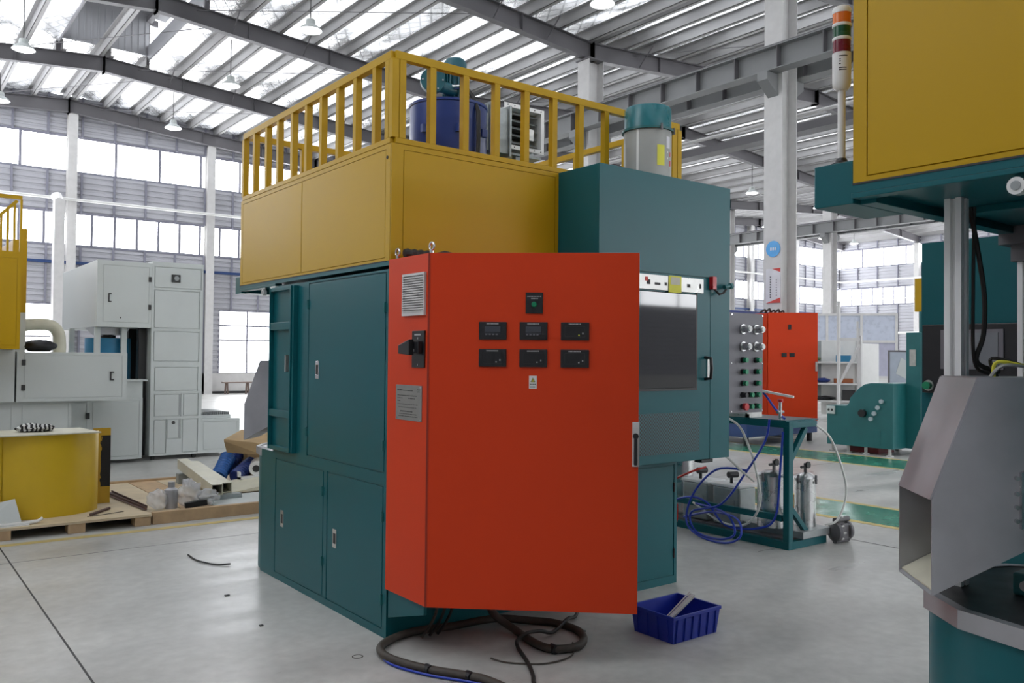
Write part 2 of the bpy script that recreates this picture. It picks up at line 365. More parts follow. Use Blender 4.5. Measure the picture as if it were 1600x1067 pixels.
# ceiling: foil, purlins, rafters, monitor along the first ridge
CE = struct('ceiling')
MX0, MX1, MY = 4.25, 6.65, 26.72
px = []
for (xa, za), (xb, zb) in zip(KN, KN[1:]):
    n = int(round((xb-xa)/1.02)); px += [xa+.14+(xb-xa-.28)*i/n for i in range(n+1)]
px = sorted(px)
def foil_strip(xs, ya, yb):
    mb = MB(); prof = []
    for a, b in zip(xs, xs[1:]):
        for k in range(5):
            t = k/5; prof.append((a+(b-a)*t, -.055*math.sin(math.pi*t)))
    prof.append((xs[-1], 0))
    ny = max(2, int((yb-ya)/.5))
    for j in range(ny+1):
        y = ya+(yb-ya)*j/ny
        for x, s in prof:
            d = .045*mnoise.noise((x*1.6, y*.9, 3.1)) if s else 0
            mb.v.append((x, y, zraf(x)+RD+.30+s+d))
    m = len(prof)
    for j in range(ny):
        for i in range(m-1): mb.f.append((j*m+i, (j+1)*m+i, (j+1)*m+i+1, j*m+i+1))
    return build('foil_sheet', mb, FOIL, CE, smooth=60)
lo = [XL-.1]+[p for p in px if p < MX0]+[MX0]; hi = [MX1]+[p for p in px if p > MX1]+[XR+.1]
foil_strip(lo, YB, MY); foil_strip(hi, YB, MY); foil_strip([XL-.1]+px+[XR+.1], MY, YF+.1)
for x in px:
    inm = MX0 < x < MX1
    y0 = MY-.1 if (inm and abs(x-5.31) > .1) else YB
    z = zraf(x)+RD; sg = 1 if x < 5.45 else -1
    mb = MB().box(x-.006, x+.006, y0, YF, z, z+.28).box(x-.006, x+.10, y0, YF, z, z+.012).box(x-.10, x+.006, y0, YF, z+.268, z+.28)
    build('purlin', mb, PURL, CE)
for y in YK:
    for (xa, za), (xb, zb) in zip(KN, KN[1:]):
        mb = MB()
        for (w, d0, d1) in ((.20, 0, .022), (.014, .022, RD-.022), (.20, RD-.022, RD)):
            mb.prism([(xa, y-w/2, za+d0), (xb, y-w/2, zb+d0), (xb, y-w/2, zb+d1), (xa, y-w/2, za+d1)], (0, w, 0))
        n = 4
        for k in range(1, n):
            x = xa+(xb-xa)*k/n; z = zraf(x); mb.box(x-.008, x+.008, y-.09, y+.09, z+.02, z+RD-.02)
        for x, z in ((xa, za), (xb, zb)): mb.box(x-.02, x+.02, y-.13, y+.13, z-.05, z+RD)
        build('rafter', mb, STEELG, CE)
for (xa, xb) in ((6.4, 12.0), (3.0, 7.5), (16, 22)):
    for y in YK[:4]:
        build('brace_rod', MB().tube([(xa, y, zraf(xa)+.35), (xb, y-5.6, zraf(xb)+.35)], .011, 5), STEELG, CE)
for x in (7.3, 9.2, 11.4, 13.0, 16.2, 19.0, 21.6):      # fly braces from purlin to rafter foot
    for y in YK[1:6]:
        build('fly_brace', MB().tube([(x, y-.05, zraf(x)+.05), (x, y-.55, zraf(x)+RD+.05)], .016, 5), STEELG, CE)
# monitor over the ridge
mw = MB()
for k in range(13):
    x = MX0+.1+(MX1-MX0-.2)*k/12; mw.box(x-.012, x+.012, MY-.03, MY, 10.5, 11.55)
mw.box(MX0, MX1, MY, MY+.03, 10.45, 11.95); build('monitor_end_wall', mw, CLADD, CE)
for x, s in ((MX0, -1), (MX1, 1)):
    build('monitor_side_wall', BX(x-.02, x+.02, YB, MY, zraf(x)+RD+.2, 10.75), CLADD, CE)
    for y in YK[1:]:
        build('monitor_post', BX(x-.06, x+.06, y-.06, y+.06, zraf(x)+RD, 11.6), STEELG, CE)
    build('monitor_gutter', BX(x-.08, x+.08, YB, MY, 11.45, 11.6), STEELG, CE)
build('monitor_roof', MB().prism([(MX0-.5, YB, 11.6), (5.45, YB, 11.85), (MX1+.5, YB, 11.6), (MX1+.5, YB, 11.64), (5.45, YB, 11.89), (MX0-.5, YB, 11.64)], (0, MY-YB+.1, 0)), CLADD, CE)
for y in YK[1:6]:
    build('monitor_rafter', MB().prism([(MX0-.3, y-.05, 11.42), (5.45, y-.05, 11.66), (MX1+.3, y-.05, 11.42), (MX1+.3, y-.05, 11.6), (5.45, y-.05, 11.84), (MX0-.3, y-.05, 11.6)], (0, .1, 0)), STEELG, CE)
    build('monitor_brace', MB().bar((MX1, y+.1, 10.5), (MX1, y+2.3, 11.5), .06), STEELG, CE)

# walls: ribbed cladding bands between window strips
S1 = (7.77, 9.0); S2 = (5.22, 6.36); BASEH = .77
LOWZ = (BASEH, 3.18)
def ribbed(plane, at, sgn, u0, u1, z0, z1, pitch=.20, d=.035):
    pr = []; z = z0
    while z < z1-1e-6:
        for dz, dd in ((0, 0), (.06, 0), (.085, d), (.175, d)):
            if z+dz < z1: pr.append((z+dz, dd))
        z += pitch
    pr.append((z1, 0)); mb = MB()
    for zz, dd in pr:
        for u in (u0, u1): mb.v.append((at+sgn*dd, u, zz) if plane == 'x' else (u, at+sgn*dd, zz))
    for i in range(len(pr)-1): mb.f.append((2*i, 2*i+1, 2*i+3, 2*i+2))
    return mb
def slab(plane, at, sgn, u0, u1, z0, z1, th):
    return BX(at, at+sgn*th, u0, u1, z0, z1) if plane == 'x' else BX(u0, u1, at, at+sgn*th, z0, z1)
WIN = [0]
def window(plane, at, sgn, u0, u1, z0, z1, pw, rows=(), fr=.085):
    WIN[0] += 1
    c = ((at, (u0+u1)/2, z0) if plane == 'x' else ((u0+u1)/2, at, z0))
    w = struct('window_%d' % WIN[0], c)
    n = max(1, int(round((u1-u0)/pw))); zs = [z0, *rows, z1]
    src = {}
    mb = MB()
    for i in range(n+1):
        u = u0+(u1-u0)*i/n; q = slab(plane, at-sgn*.02, sgn, u-fr/2, u+fr/2, z0, z1, .05); mb.add(q.v, q.f)
    for z in zs:
        q = slab(plane, at-sgn*.02, sgn, u0, u1, z-fr/2, z+fr/2, .052); mb.add(q.v, q.f)
    build('window_frame', mb, FRAME, w)
    wd = (u1-u0)/n
    for j in range(len(zs)-1):
        pm = slab(plane, at-sgn*.012, sgn, -wd/2+fr/2, wd/2-fr/2, zs[j]+fr/2, zs[j+1]-fr/2, .008)
        base = None
        for i in range(n):
            u = u0+wd*(i+.5)
            off = (0, u-c[1], 0) if plane == 'x' else (u-c[0], 0, 0)
            if base is None:
                me = bpy.data.meshes.new('pane')
                me.from_pydata([((v[0]-at, v[1], v[2]-z0) if plane == 'x' else (v[0], v[1]-at, v[2]-z0)) for v in pm.v], [], pm.f); me.update(); me.materials.append(PANEM)
                base = bpy.data.objects.new('pane', me); COL.objects.link(base); base.parent = w; base.location = off
            else: inst(base, off, w)
    return w
def wall(name, plane, at, sgn, u0, u1, lows, pw, studs=1.06, ztop=10.4, strips=None, S2=S2):
    w = struct(name)
    bands = [(S2[1], S1[0]), (S1[1], ztop), (LOWZ[1], S2[0])]
    for z0, z1 in bands: build('cladding', ribbed(plane, at, sgn, u0, u1, z0, z1), CLAD, w)
    cu = u0
    for a, b in [*lows, (u1, u1)]:
        if a > cu: build('cladding', ribbed(plane, at, sgn, cu, a, BASEH, LOWZ[1]), CLAD, w)
        cu = b
    build('plinth', slab(plane, at-sgn*.1, sgn, u0, u1, 0, BASEH, .16), WHITEP, w)
    build('skirting', slab(plane, at, sgn, u0, u1, 0, .09, .075), INK, w)
    if studs:
        n = int((u1-u0)/studs)
        for z0, z1 in bands+[(BASEH, LOWZ[1])]:
            base = None
            for i in range(n+1):
                u = u0+studs*i
                if z0 == BASEH and any(a-.1 < u < b+.1 for a, b in lows): continue
                zz = min(z1, zraf(u)) if plane == 'y' else min(z1, 9.0)
                build('stud', slab(plane, at+sgn*.035, sgn, u-.035, u+.035, z0, z1, .06), FRAME, w)
    strips = [(u0+.2, u1-.2)] if strips is None else strips
    for a, b in strips: window(plane, at, sgn, a, b, *S1, pw*2); window(plane, at, sgn, a, b, *S2, pw)
    cu = u0
    for a, b in [*strips, (u1, u1)]:
        for zz in (S1, S2):
            if a-cu > .3: build('cladding', ribbed(plane, at, sgn, cu, a, *zz), CLAD, w)
        cu = b
    for a, b in lows: window(plane, at, sgn, a, b, *LOWZ, 1.08, (2.05, 2.6), fr=.06)
    return w
gl = [(3.95, 5.15)]+[(10.8+9.4*k, 14.1+9.4*k) for k in range(5) if 14.1+9.4*k < XR-.5]
WB = wall('wall_back', 'y', YF, -1, XL, XR, gl, .75)
for k in range(10):
    x = 5.6+4.72*k
    build('wall_column', MB().box(x-.15, x+.15, YF-.36, YF-.345, 0, zraf(x)).box(x-.15, x+.15, YF-.06, YF-.045, 0, zraf(x)).box(x-.007, x+.007, YF-.345, YF-.06, 0, zraf(x)), WHITEP, WB)
build('pipe', MB().tube([(XL+.5, YF-.45, 6.74), (XR-.4, YF-.45, 6.82)], .05, 8), WHITE, WB, smooth=40)
build('conduit', BX(XL+.5, XR-.4, YF-.16, YF-.08, 4.56, 4.66), BLUED, WB)
WR = wall('wall_right', 'x', XR, -1, YB, YF, [(14, 17.3), (24.2, 26.6)], .75, studs=1.4)
for y in YK[1:9]:
    build('wall_column', BX(XR-.45, XR-.08, y-.15, y+.15, 0, zraf(XR)), WHITEP, WR)
for z, r in ((6.8, .06), (5.55, .03), (3.3, .09)):
    build('pipe', MB().tube([(XR-.55, YB+1, z), (XR-.55, YF-.6, z)], r, 8), WHITE, WR, smooth=40)
wall('wall_left', 'x', XL, 1, YB, YF, [], 2.4, studs=0, strips=[(3.2, 6.6), (19, YF-.2)])  # unseen wall; its glowing strips are placed for their light on side faces
wall('wall_front', 'y', YB, 1, XL, XR, [], 2.4, studs=0, strips=[(4, 53)], S2=(3.75, 5.3))  # unseen windows, widened for light on the fronts, lowered for the glass reflection

# columns
def h_column(x, y, top, label, w=.42, d=.5, name='steel_column'):
    t = thing(name, label, 'column', (x, y, 0))
    mb = MB().box(x-d/2, x-d/2+.02, y-w/2, y+w/2, .03, top).box(x+d/2-.02, x+d/2, y-w/2, y+w/2, .03, top).box(x-d/2+.02, x+d/2-.02, y-.008, y+.008, .03, top)
    build('shaft', mb, WHITEP, t, bevel=.003)
    build('base_plate', BX(x-d/2-.08, x+d/2+.08, y-w/2-.08, y+w/2+.08, 0, .03), STEELG, t)
    cb = MB()
    for s in (-1, 1):
        cb.prism([(x+s*d/2, y-.12, 6.72), (x+s*(d/2+.36), y-.12, 6.98), (x+s*(d/2+.36), y-.12, 7.14), (x+s*d/2, y-.12, 7.14)], (0, .24, 0))
    build('bracket', cb, GIRD, t)
    build('cap_plate', BX(x-d/2-.04, x+d/2+.04, y-w/2-.04, y+w/2+.04, top, top+.03), STEELG, t)
    return t
CB = h_column(14.5, 10.1, 8.99, 'tall pale steel column carrying a round blue sign and a poster')
build('round_sign', MB().cyl((14.235, 10.08, 3.69), (14.25, 10.08, 3.69), .16, 28), SKYB, CB, smooth=40)['label'] = 'round sky blue sign with white marks'
mk = MB()
for dy in (-.07, -.02, .03): mk.box(14.229, 14.236, 10.08+dy, 10.08+dy+.03, 3.66, 3.72)
build('sign_mark', mk, WHITE, CB)
build('poster', BX(14.238, 14.25, 9.91, 10.24, 2.62, 3.30), POSTER, CB)['label'] = 'white poster with red top and bottom corners'
build('poster_print', MB().prism([(14.237, 9.91, 3.30), (14.237, 10.10, 3.30), (14.237, 9.91, 3.22)], (-.003, 0, 0)).prism([(14.237, 9.91, 2.62), (14.237, 10.24, 2.62), (14.237, 9.91, 2.72)], (-.003, 0, 0)), REDL, CB)
pm = MB()
for k in range(9):
    z = 3.15-.05*k; pm.box(14.234, 14.238, 10.12, 10.15, z-.03, z)
for k in range(7):
    z = 3.08-.05*k; pm.box(14.234, 14.238, 9.99, 10.01, z-.02, z)
build('poster_lettering', pm, PURPLE, CB)
h_column(14.5, 15.7, 8.99, 'pale steel column rising beyond the yellow railing and grey filter drum')
for y, l in ((21.3, 'pale steel column in the valley row, second beyond the railing'), (26.9, 'pale steel column in the valley row, last before the end wall')):
    h_column(14.5, y, 8.99, l)
h_column(34.3, 26.9, 8.99, 'distant pale crane column showing past the edge of the tall teal block')
h_column(34.3, 21.3, 8.99, 'distant pale crane column above the white shelving and glazed partition')
h_column(34.3, 15.7, 8.99, 'distant pale crane column behind the control screen of the second machine')
def girder(x, label, z0=7.15, z1=7.62):
    t = thing('crane_girder', label, 'girder', (x, 7, z0))
    y0, y1 = YB+.3, YF-.6
    build('beam', MB().box(x-.15, x+.15, y0, y1, z0, z0+.02).box(x-.15, x+.15, y0, y1, z1-.02, z1).box(x-.008, x+.008, y0, y1, z0+.02, z1-.02), GIRD, t)
    build('rail', BX(x-.035, x+.035, y0, y1, z1, z1+.07), STEELG, t)
    sb = None; y = y0+.4
    while y < y1:
        if sb is None: sb = build('stiffener', BX(x-.14, x+.14, y-.008, y+.008, z0+.02, z1-.02), STEELG, t); yb = y
        else: inst(sb, (0, y-yb, 0), t)
        y += 1.0
    return t
girder(14.07, 'long grey crane girder with web stiffeners passing in front of the poster column')
girder(14.95, 'grey crane girder on the far side of the poster column row')
girder(33.87, 'distant grey crane girder with stiffeners on the far column row')
girder(34.73, 'distant grey crane girder on the outer side of the far column row')
tag(build('water_pipe', MB().tube([(16.6, YB+1, 7.0), (16.6, YF-1, 7.0)], .045, 8), WHITEP, None, (16.6, 7, 7.0)), 'thin white pipe running below the grey crane girder', 'pipe')
tag(build('hanging_duct', MB().box(16.0, 16.4, YB+1, YF-1, 6.45, 6.62), STEELG, None, (16.2, 7, 6.45)), 'flat dark cable tray hung under the crane girder', 'cable tray')

# hanging lamps
def lamp(x, y, z, label, src=None):
    if src is None:
        t = thing('high_bay_lamp', label, 'lamp', (x, y, z), 'high bay lamps')
        build('shade', MB().lathe(x, y, [(.05, z+.28), (.10, z+.26), (.12, z+.14), (.22, z+.07), (.27, z), (.255, z+.005), (.10, z+.10)], 20), GREY, t, smooth=40)
        build('diffuser', MB().lathe(x, y, [(.001, z-.05), (.14, z-.035), (.25, z+.006)], 20), LAMPE, t, smooth=60)
        build('cord', MB().cyl((x, y, z+.27), (x, y, zraf(x)+RD+.29), .012, 6), INK, t)
        return t
    return None
L0 = lamp(2.98, 23.6, 8.9, 'white glowing high bay lamp beneath the upper rafter by the ridge vent')
for x, y, z, l in ((7.96, 23.3, 8.95, 'glowing high bay lamp in the middle of the foil bay above the railing end'),
                (8.0, 28.9, 8.95, 'glowing high bay lamp close over the end wall windows, beside the railing end'),
                (3.09, 29.06, 8.95, 'glowing high bay lamp cut by the picture edge over the end wall'),
                (8.02, 18.15, 8.95, 'large bright high bay lamp against a rafter above the railing corner'),
                (12.14, 12.8, 8.9, 'high bay lamp cut by the top edge above the crane girder'),
                (30, 22.3, 8.6, 'small far high bay lamp just past the top corner of the teal block'),
                (38.3, 27.5, 8.6, 'far high bay lamp beside the poster column, low over the end windows'),
                (35.3, 22.5, 8.6, 'far high bay lamp just under the jutting teal corner box'),
                (38.8, 22.5, 8.6, 'far high bay lamp above the far crane girder by the teal control wall'),
                (44.4, 28.0, 8.6, 'smallest far high bay lamp under the far crane girder'),
                (47.7, 28.0, 8.6, 'far high bay lamp in front of the side wall window strip')):
    lamp(x, y, z, l)

# ------------------------------------------------------------------ teal and yellow machine
def machine(label):
    R = thing('industrial_machine', label, 'machine', (2.224, 3.965, 0))
    X0, Y0 = 2.224, 3.965
    b = lambda n, mb, m, p=None, **k: build(n, mb, m, p or R, **k)
    XF = X0+.006
    # base
    b('base_cabinet', BX(XF, 3.42, Y0+.006, 5.75, .0, .845), TEAL)
    b('base_cabinet', BX(3.42, 4.36, 3.841, 6.6, .0, .845), TEAL)
    b('round_pedestal', MB().lathe(2.649, 5.77, [(.0, .0), (.405, .0), (.405, .80), (0, .80)], 48), TEAL, smooth=40)
    b('steel_ring', MB().lathe(2.649, 5.77, [(.40, .795), (.43, .795), (.43, .845), (.40, .845)], 14), STEEL)
    b('turntable', MB().lathe(2.649, 5.77, [(.41, .80), (.41, .842), (0, .842)], 32), BLACK, smooth=40)
    # left face plates and doors
    b('upper_body', BX(XF, 3.42, Y0+.006, 5.55, .845, 1.965), TEAL)
    fo, dl = face('door', 'x', XF, -1, (Y0, 5.75, 0, .845), [(4.018, 4.692, .05, .797), (4.756, 5.49, .05, .797)], TEAL, R, frame='base_frame')
    fo, du = face('door', 'x', XF, -1, (Y0, 5.55, .845, 1.965), [(4.012, 4.99, .878, 1.945)], TEAL, R, frame='body_frame')
    def latch(door, y, z):
        h = b('latch', MB().box(X0-.004, X0+.002, y-.024, y-.017, z-.055, z+.055).box(X0-.004, X0+.002, y+.017, y+.024, z-.055, z+.055).box(X0-.004, X0+.002, y-.017, y+.017, z+.03, z+.055).box(X0-.004, X0+.002, y-.017, y+.017, z-.055, z-.03), CHROME, door, bevel=.001)
        b('latch_recess', BX(X0-.0015, X0+.002, y-.017, y+.017, z-.03, z+.03), INK, door)
    latch(dl[0], 4.587, .423); latch(dl[1], 5.372, .417); latch(du[0], 4.858, 1.41)
    def hinge(y, z): b('hinge', MB().cyl((X0-.006, y, z-.028), (X0-.006, y, z+.028), .007, 8).box(X0-.003, X0+.001, y-.012, y+.012, z-.024, z+.024), TEALD)
    for y, z in ((4.010, 1.76), (4.010, 1.02), (4.762-.01, .68), (4.75, .26), (4.012, .64), (4.012, .2), (5.0, 1.82), (5.0, 1.02)): hinge(y, z)
    # open service door, seen from its ribbed inner side
    sd = b('service_door', MB().box(X0-.012, X0-.006, 5.185, 5.545, .868, 1.950), TEAL)
    rb = MB()
    rb.box(X0-.042, X0-.012, 5.185, 5.205, .868, 1.95).box(X0-.042, X0-.012, 5.535, 5.545, .868, 1.95)
    for z0, z1 in ((.868, .895), (1.09, 1.135), (1.665, 1.715), (1.925, 1.95)): rb.box(X0-.038, X0-.012, 5.205, 5.535, z0, z1)
    b('door_stiffener', rb, TEAL, sd, bevel=.002)
    b('door_edge', BX(X0-.032, X0, 5.16, 5.183, .868, 1.95), TEAL, sd, bevel=.002)
    b('pull', BX(X0-.05, X0-.012, 5.235, 5.25, 1.39, 1.5), SILV, sd)
    # overhanging platform
    pf = b('platform', BX(X0, 4.5, Y0, 6.24, 1.985, 2.008), TEAL)
    b('platform_rim', MB().box(X0, X0+.05, 5.552, 6.24, 1.970, 1.985).box(X0+.05, 3.39, 6.19, 6.24, 1.958, 1.985).box(2.7, 2.76, 5.552, 6.19, 1.962, 1.985), TEAL, pf, bevel=.002)
    b('platform_seam', BX(X0-.002, X0+.02, Y0+.05, 6.235, 2.0075, 2.013), INK, pf)
    b('corner_box', BX(X0+.015, 2.53, 6.242, 6.37, 1.958, 2.085), TEAL, bevel=.003)
    kn = b('round_knob', MB().cyl((2.255, 5.80, 1.940), (2.228, 5.80, 1.940), .022, 16), WHITE, smooth=40)
    b('knob_ring', MB().cyl((2.229, 5.80, 1.940), (2.225, 5.80, 1.940), .012, 12), GREYD, kn)
    b('knob_stem', BX(2.255, 2.28, 5.785, 5.815, 1.925, 1.985), TEALD)
    # yellow upper enclosure
    b('yellow_enclosure', BX(XF, 4.53, Y0+.006, 6.234, 2.012, 2.643), YEL)
    face('yellow_panel', 'x', XF, -1, (Y0+.012, 6.234, 2.012, 2.643), [(4.03, 5.125, 2.03, 2.615), (5.131, 6.19, 2.03, 2.615)], YEL, R, gap=.003, frame='yellow_frame')
    face('yellow_panel', 'y', Y0+.006, -1, (X0, 3.40, 2.012, 2.643), [(2.30, 3.37, 2.07, 2.612)], YEL, R, gap=.003, frame='yellow_frame')
    b('bolt', MB().cyl((X0-.004, 4.01, 2.57), (X0+.004, 4.01, 2.57), .009, 10), INK)
    # railing
    rz0, rz1 = 2.646, 3.146
    def rail(p0, p1, z0, z1, w): b('rail', MB().bar((*p0, (z0+z1)/2), (*p1, (z0+z1)/2), w, z1-z0), YEL, bevel=.002)
    c = [(X0+.021, Y0+.021), (X0+.021, 6.213), (4.515, 6.213), (4.515, Y0+.021)]
    for i in range(4):
        rail(c[i], c[(i+1) % 4], rz0, 2.676, .042); rail(c[i], c[(i+1) % 4], 3.102, rz1, .042)
    def post(x, y, w=.04): b('rail_post', BX(x-w/2, x+w/2, y-w/2, y+w/2, 2.676, 3.102), YEL, bevel=.002)
    for y in (4.178, 4.41, 4.635, 4.868, 5.089, 5.314, 5.555, 5.764, 5.999): post(c[0][0], y)
    for k in range(9): post(2.482+.2215*k, c[0][1])
    for x in (2.7, 3.15, 3.6, 4.05): post(x, 6.213)
    for y in (4.5, 5.05, 5.6): post(4.515, y)
    for x, y in c:
        post(x, y, .042)
    b('rail_post', MB().box(X0, X0+.042, Y0+.045, Y0+.085, 2.676, 3.102).box(X0+.045, X0+.085, Y0, Y0+.042, 2.676, 3.102), YEL, bevel=.002)
    b('rail_post', MB().box(4.44, 4.49, Y0, Y0+.042, 2.676, 3.102), YEL, bevel=.002)
    # tall teal block
    bl = b('tall_block', BX(3.40, 4.603, 3.605, 5.2, .846, 2.645), TEAL, bevel=.004)
    fo, bd = face('block_door', 'y', 3.605, -1, (3.40, 4.603, .848, 2.645), [(3.45, 4.402, .85, 2.030)], TEAL, R, gap=.004, frame='block_front', t=.008)
    bd = bd[0]
    w_ = b('door_window', BX(3.60, 4.257, 3.588, 3.597, 1.313, 1.915), GLASSD, bd, bevel=.006)
    b('gasket', MB().box(3.585, 3.60, 3.59, 3.597, 1.30, 1.93).box(4.257, 4.268, 3.59, 3.597, 1.30, 1.93).box(3.6, 4.257, 3.59, 3.597, 1.30, 1.313), BLACK, bd)
    sp = b('label_strip', BX(3.60, 4.32, 3.585, 3.5965, 1.926, 2.016), SILV, bd)
    sm = MB()
    for x, w, h in ((3.79, .03, .03), (3.86, .05, .015), (3.95, .02, .02), (4.16, .03, .022), (4.28, .015, .03)): sm.box(x, x+w, 3.5835, 3.586, 1.955, 1.955+h)
    b('strip_print', sm, INK, sp)
    b('strip_print', BX(3.775, 3.80, 3.583, 3.586, 1.975, 2.0), REDL, sp)
    b('paper_note', BX(3.985, 4.10, 3.580, 3.585, 1.915, 2.02), YNOTE, sp)
    b('note_paper_front', BX(4.0, 4.085, 3.578, 3.581, 1.965, 2.012), CREAM, sp)
    b('perforated_vent', BX(3.56, 4.30, 3.594, 3.5975, .905, 1.16), PERF, bd)
    b('handle', MB().tube([(4.355, 3.597, 1.51), (4.355, 3.55, 1.505), (4.355, 3.545, 1.44), (4.355, 3.55, 1.375), (4.355, 3.597, 1.37)], .011, 8), BLACK, bd, smooth=50)
    b('handle_plate', BX(4.37, 4.40, 3.59, 3.597, 1.37, 1.51), SILV, bd)
    sw = b('interlock_switch', BX(4.39, 4.43, 3.565, 3.597, 1.955, 2.04), REDB, bevel=.003)
    b('interlock_cable', MB().tube([(4.42, 3.575, 1.955), (4.45, 3.56, 1.925), (4.49, 3.56, 1.935), (4.52, 3.56, 1.965)], .008, 6), RUB, sw)
    b('connector', MB().cyl((4.50, 3.56, 1.975), (4.555, 3.56, 1.985), .014, 10).cyl((4.555, 3.56, 1.985), (4.575, 3.56, 1.987), .02, 10), TEALD, sw)
    b('latch_stub', BX(4.33, 4.44, 3.60, 3.66, .825, .846), BLACK)
    face('door', 'y', 3.841, -1, (3.42, 4.36, 0, .845), [(3.52, 4.325, .06, .785)], TEAL, R, frame='base_frame')
    for z in (.64, .2): b('hinge', MB().cyl((4.328, 3.832, z-.03), (4.328, 3.832, z+.03), .008, 8), BLACK)
    # control wall with touch screen under the platform
    b('control_wall', BX(3.406, 4.3, 5.0, 6.625, .846, 1.984), TEAL)
    cp = b('control_panel', BX(3.385, 3.406, 6.02, 6.612, 1.372, 1.648), BLACK, bevel=.003)
    b('touch_screen', BX(3.378, 3.385, 6.30, 6.535, 1.47, 1.625), PURPLE, cp)
    b('screen_face', BX(3.375, 3.379, 6.318, 6.518, 1.485, 1.612), SCRG, cp)
    b('start_button', MB().cyl((3.385, 6.585, 1.402), (3.36, 6.585, 1.402), .016, 16), GREENB, cp)
    b('button_ring', MB().cyl((3.385, 6.585, 1.402), (3.38, 6.585, 1.402), .022, 16), SILV, cp)
    # aluminium profile posts
    def profile(x, y, z0, z1, w=.05):
        h = w/2
        mb = MB()
        for sx in (-1, 1):
            for sy in (-1, 1): mb.box(x+sx*h, x+sx*.007, y+sy*h, y+sy*.007, z0, z1)
        mb.box(x-.012, x+.012, y-.012, y+.012, z0, z1)
        return b('profile_post', mb, ALU, bevel=.001)
    profile(2.535, 6.085, .842, 1.985); profile(3.26, 6.17, .86, 1.86)
    b('profile_bracket', MB().box(3.22, 3.30, 6.13, 6.21, 1.86, 1.93).box(3.19, 3.33, 6.1, 6.24, 1.92, 1.984), STEELG)
    b('cable', MB().tube(smoothp([(2.565, 6.06, 1.96), (2.575, 6.045, 1.85), (2.59, 6.03, 1.7), (2.585, 6.03, 1.58), (2.575, 6.045, 1.50), (2.62, 6.0, 1.47)]), .007, 6), RUB)
    b('cable', MB().tube(smoothp([(2.572, 6.05, 1.96), (2.568, 6.052, 1.7), (2.572, 6.05, 1.50), (2.60, 6.02, 1.465)]), .005, 6), RUB)
    # discharge chute of folded sheet steel, turned forty five degrees
    A = Vector((2.180, 5.985, 0)); u = Vector((.7071, .7071, 0)); w = Vector((.7071, -.7071, 0)); WD = .262
    pr = [(0, .887), (.60, 1.215), (.60, 1.455), (.115, 1.455), (0, 1.136)]
    P3 = lambda t, z, k: A+w*t+u*k+Vector((0, 0, z))
    ch = b('chute', MB().prism([P3(t, z, 0) for t, z in pr], u*.004).prism([P3(t, z, WD-.004) for t, z in pr], u*.004), STEEL)
    sl = MB()
    for (ta, za), (tb, zb) in ((pr[2], pr[3]), (pr[3], pr[4]), (pr[0], pr[1])):
        dt, dz = tb-ta, zb-za; l = math.hypot(dt, dz); n_ = (dz/l*.004, -dt/l*.004)
        if (ta, za) == pr[0]: n_ = (-n_[0], -n_[1])
        q = [P3(ta, za, .004), P3(tb, zb, .004), P3(tb+n_[0], zb+n_[1], .004), P3(ta+n_[0], za+n_[1], .004)]
        sl.prism(q, u*(WD-.008))
    b('chute_skin', sl, STEEL, ch)
    b('liner', MB().prism([P3(.006, .897, .006), P3(.55, 1.195, .006), P3(.55, 1.199, .006), P3(.006, .901, .006)], u*(WD-.012)), CREAM, ch)
    for k, m_ in enumerate((SILV, YNOTE, RUB)):
        b('signal_wire', MB().tube(smoothp([(2.44+.02*k, 5.95, 1.458), (2.45, 5.92+.015*k, 1.49+.01*k), (2.50, 5.87, 1.485), (2.56, 5.83-.01*k, 1.462)]), .005, 6), m_, ch)
    hp = MB().prism([P3(.215, 1.07, 0), P3(.26, 1.085, 0), P3(.26, 1.235, 0), P3(.215, 1.215, 0)], -u*.012)
    b('hinge_plate', hp, STEELW, ch)
    for z in (1.09, 1.125, 1.16, 1.20): b('hinge_bolt', MB().cyl(P3(.207, z, 0), P3(.207, z, -.010), .006, 8), STEELW, ch)
    b('chute_support', BX(2.44, 2.52, 5.70, 5.78, .842, 1.10), STEELG)
    tb_ = b('teal_bracket', BX(2.555, 2.62, 5.87, 5.94, .842, .905), TEALD, bevel=.006)
    b('bracket_bolt', MB().cyl((2.555, 5.905, .872), (2.547, 5.905, .872), .014, 14), SILV, tb_)
    return R
M1 = machine('tall teal and yellow machine with railing on top, behind the red control cabinet')
M2 = copy_tree(M1); M2.location = Vector(M1.location)+Vector((.043, -4.9, 0))
M2['label'] = 'teal and yellow machine cut off by the picture edge, with steel chute and touch screen'

# signal tower on the second machine's corner box
sx_, sy_ = 2.34, 1.415
ST = thing('signal_tower', 'signal lamp tower with orange, green and red lenses on a white pole', 'signal light', (sx_, sy_, 2.085))
zz = 2.085
build('foot', MB().lathe(sx_, sy_, [(.034, zz), (.034, zz+.008), (.02, zz+.014), (.014, zz+.026), (0, zz+.026)], 20), BLACK, ST, smooth=40)
build('pole', MB().cyl((sx_, sy_, zz+.02), (sx_, sy_, zz+.245), .0115, 16), WHITE, ST, smooth=40)
def ring_(n, prof, m): return build(n, MB().lathe(sx_, sy_, [(r, zz+z) for r, z in prof], 28), m, ST, smooth=40)
ring_('housing', [(0, .232), (.018, .234), (.026, .244), (.027, .26), (.0275, .345), (0, .345)], WHITE)
ring_('red_lens', [(.0265, .345), (.0265, .383)], RLENS)['label'] = 'dark red lens'
ring_('collar', [(.0265, .383), (.028, .385), (.028, .391), (.0265, .393)], WHITE)
ring_('green_lens', [(.0265, .393), (.0265, .425)], GLENS)['label'] = 'dark green lens'
ring_('collar', [(.0265, .425), (.028, .427), (.028, .433), (.0265, .435)], WHITE)
ring_('orange_lens', [(.0265, .435), (.0265, .468)], AMBER)['label'] = 'bright orange lens'
ring_('cap', [(.0275, .466), (.0275, .480), (.024, .486), (0, .488)], WHITE)
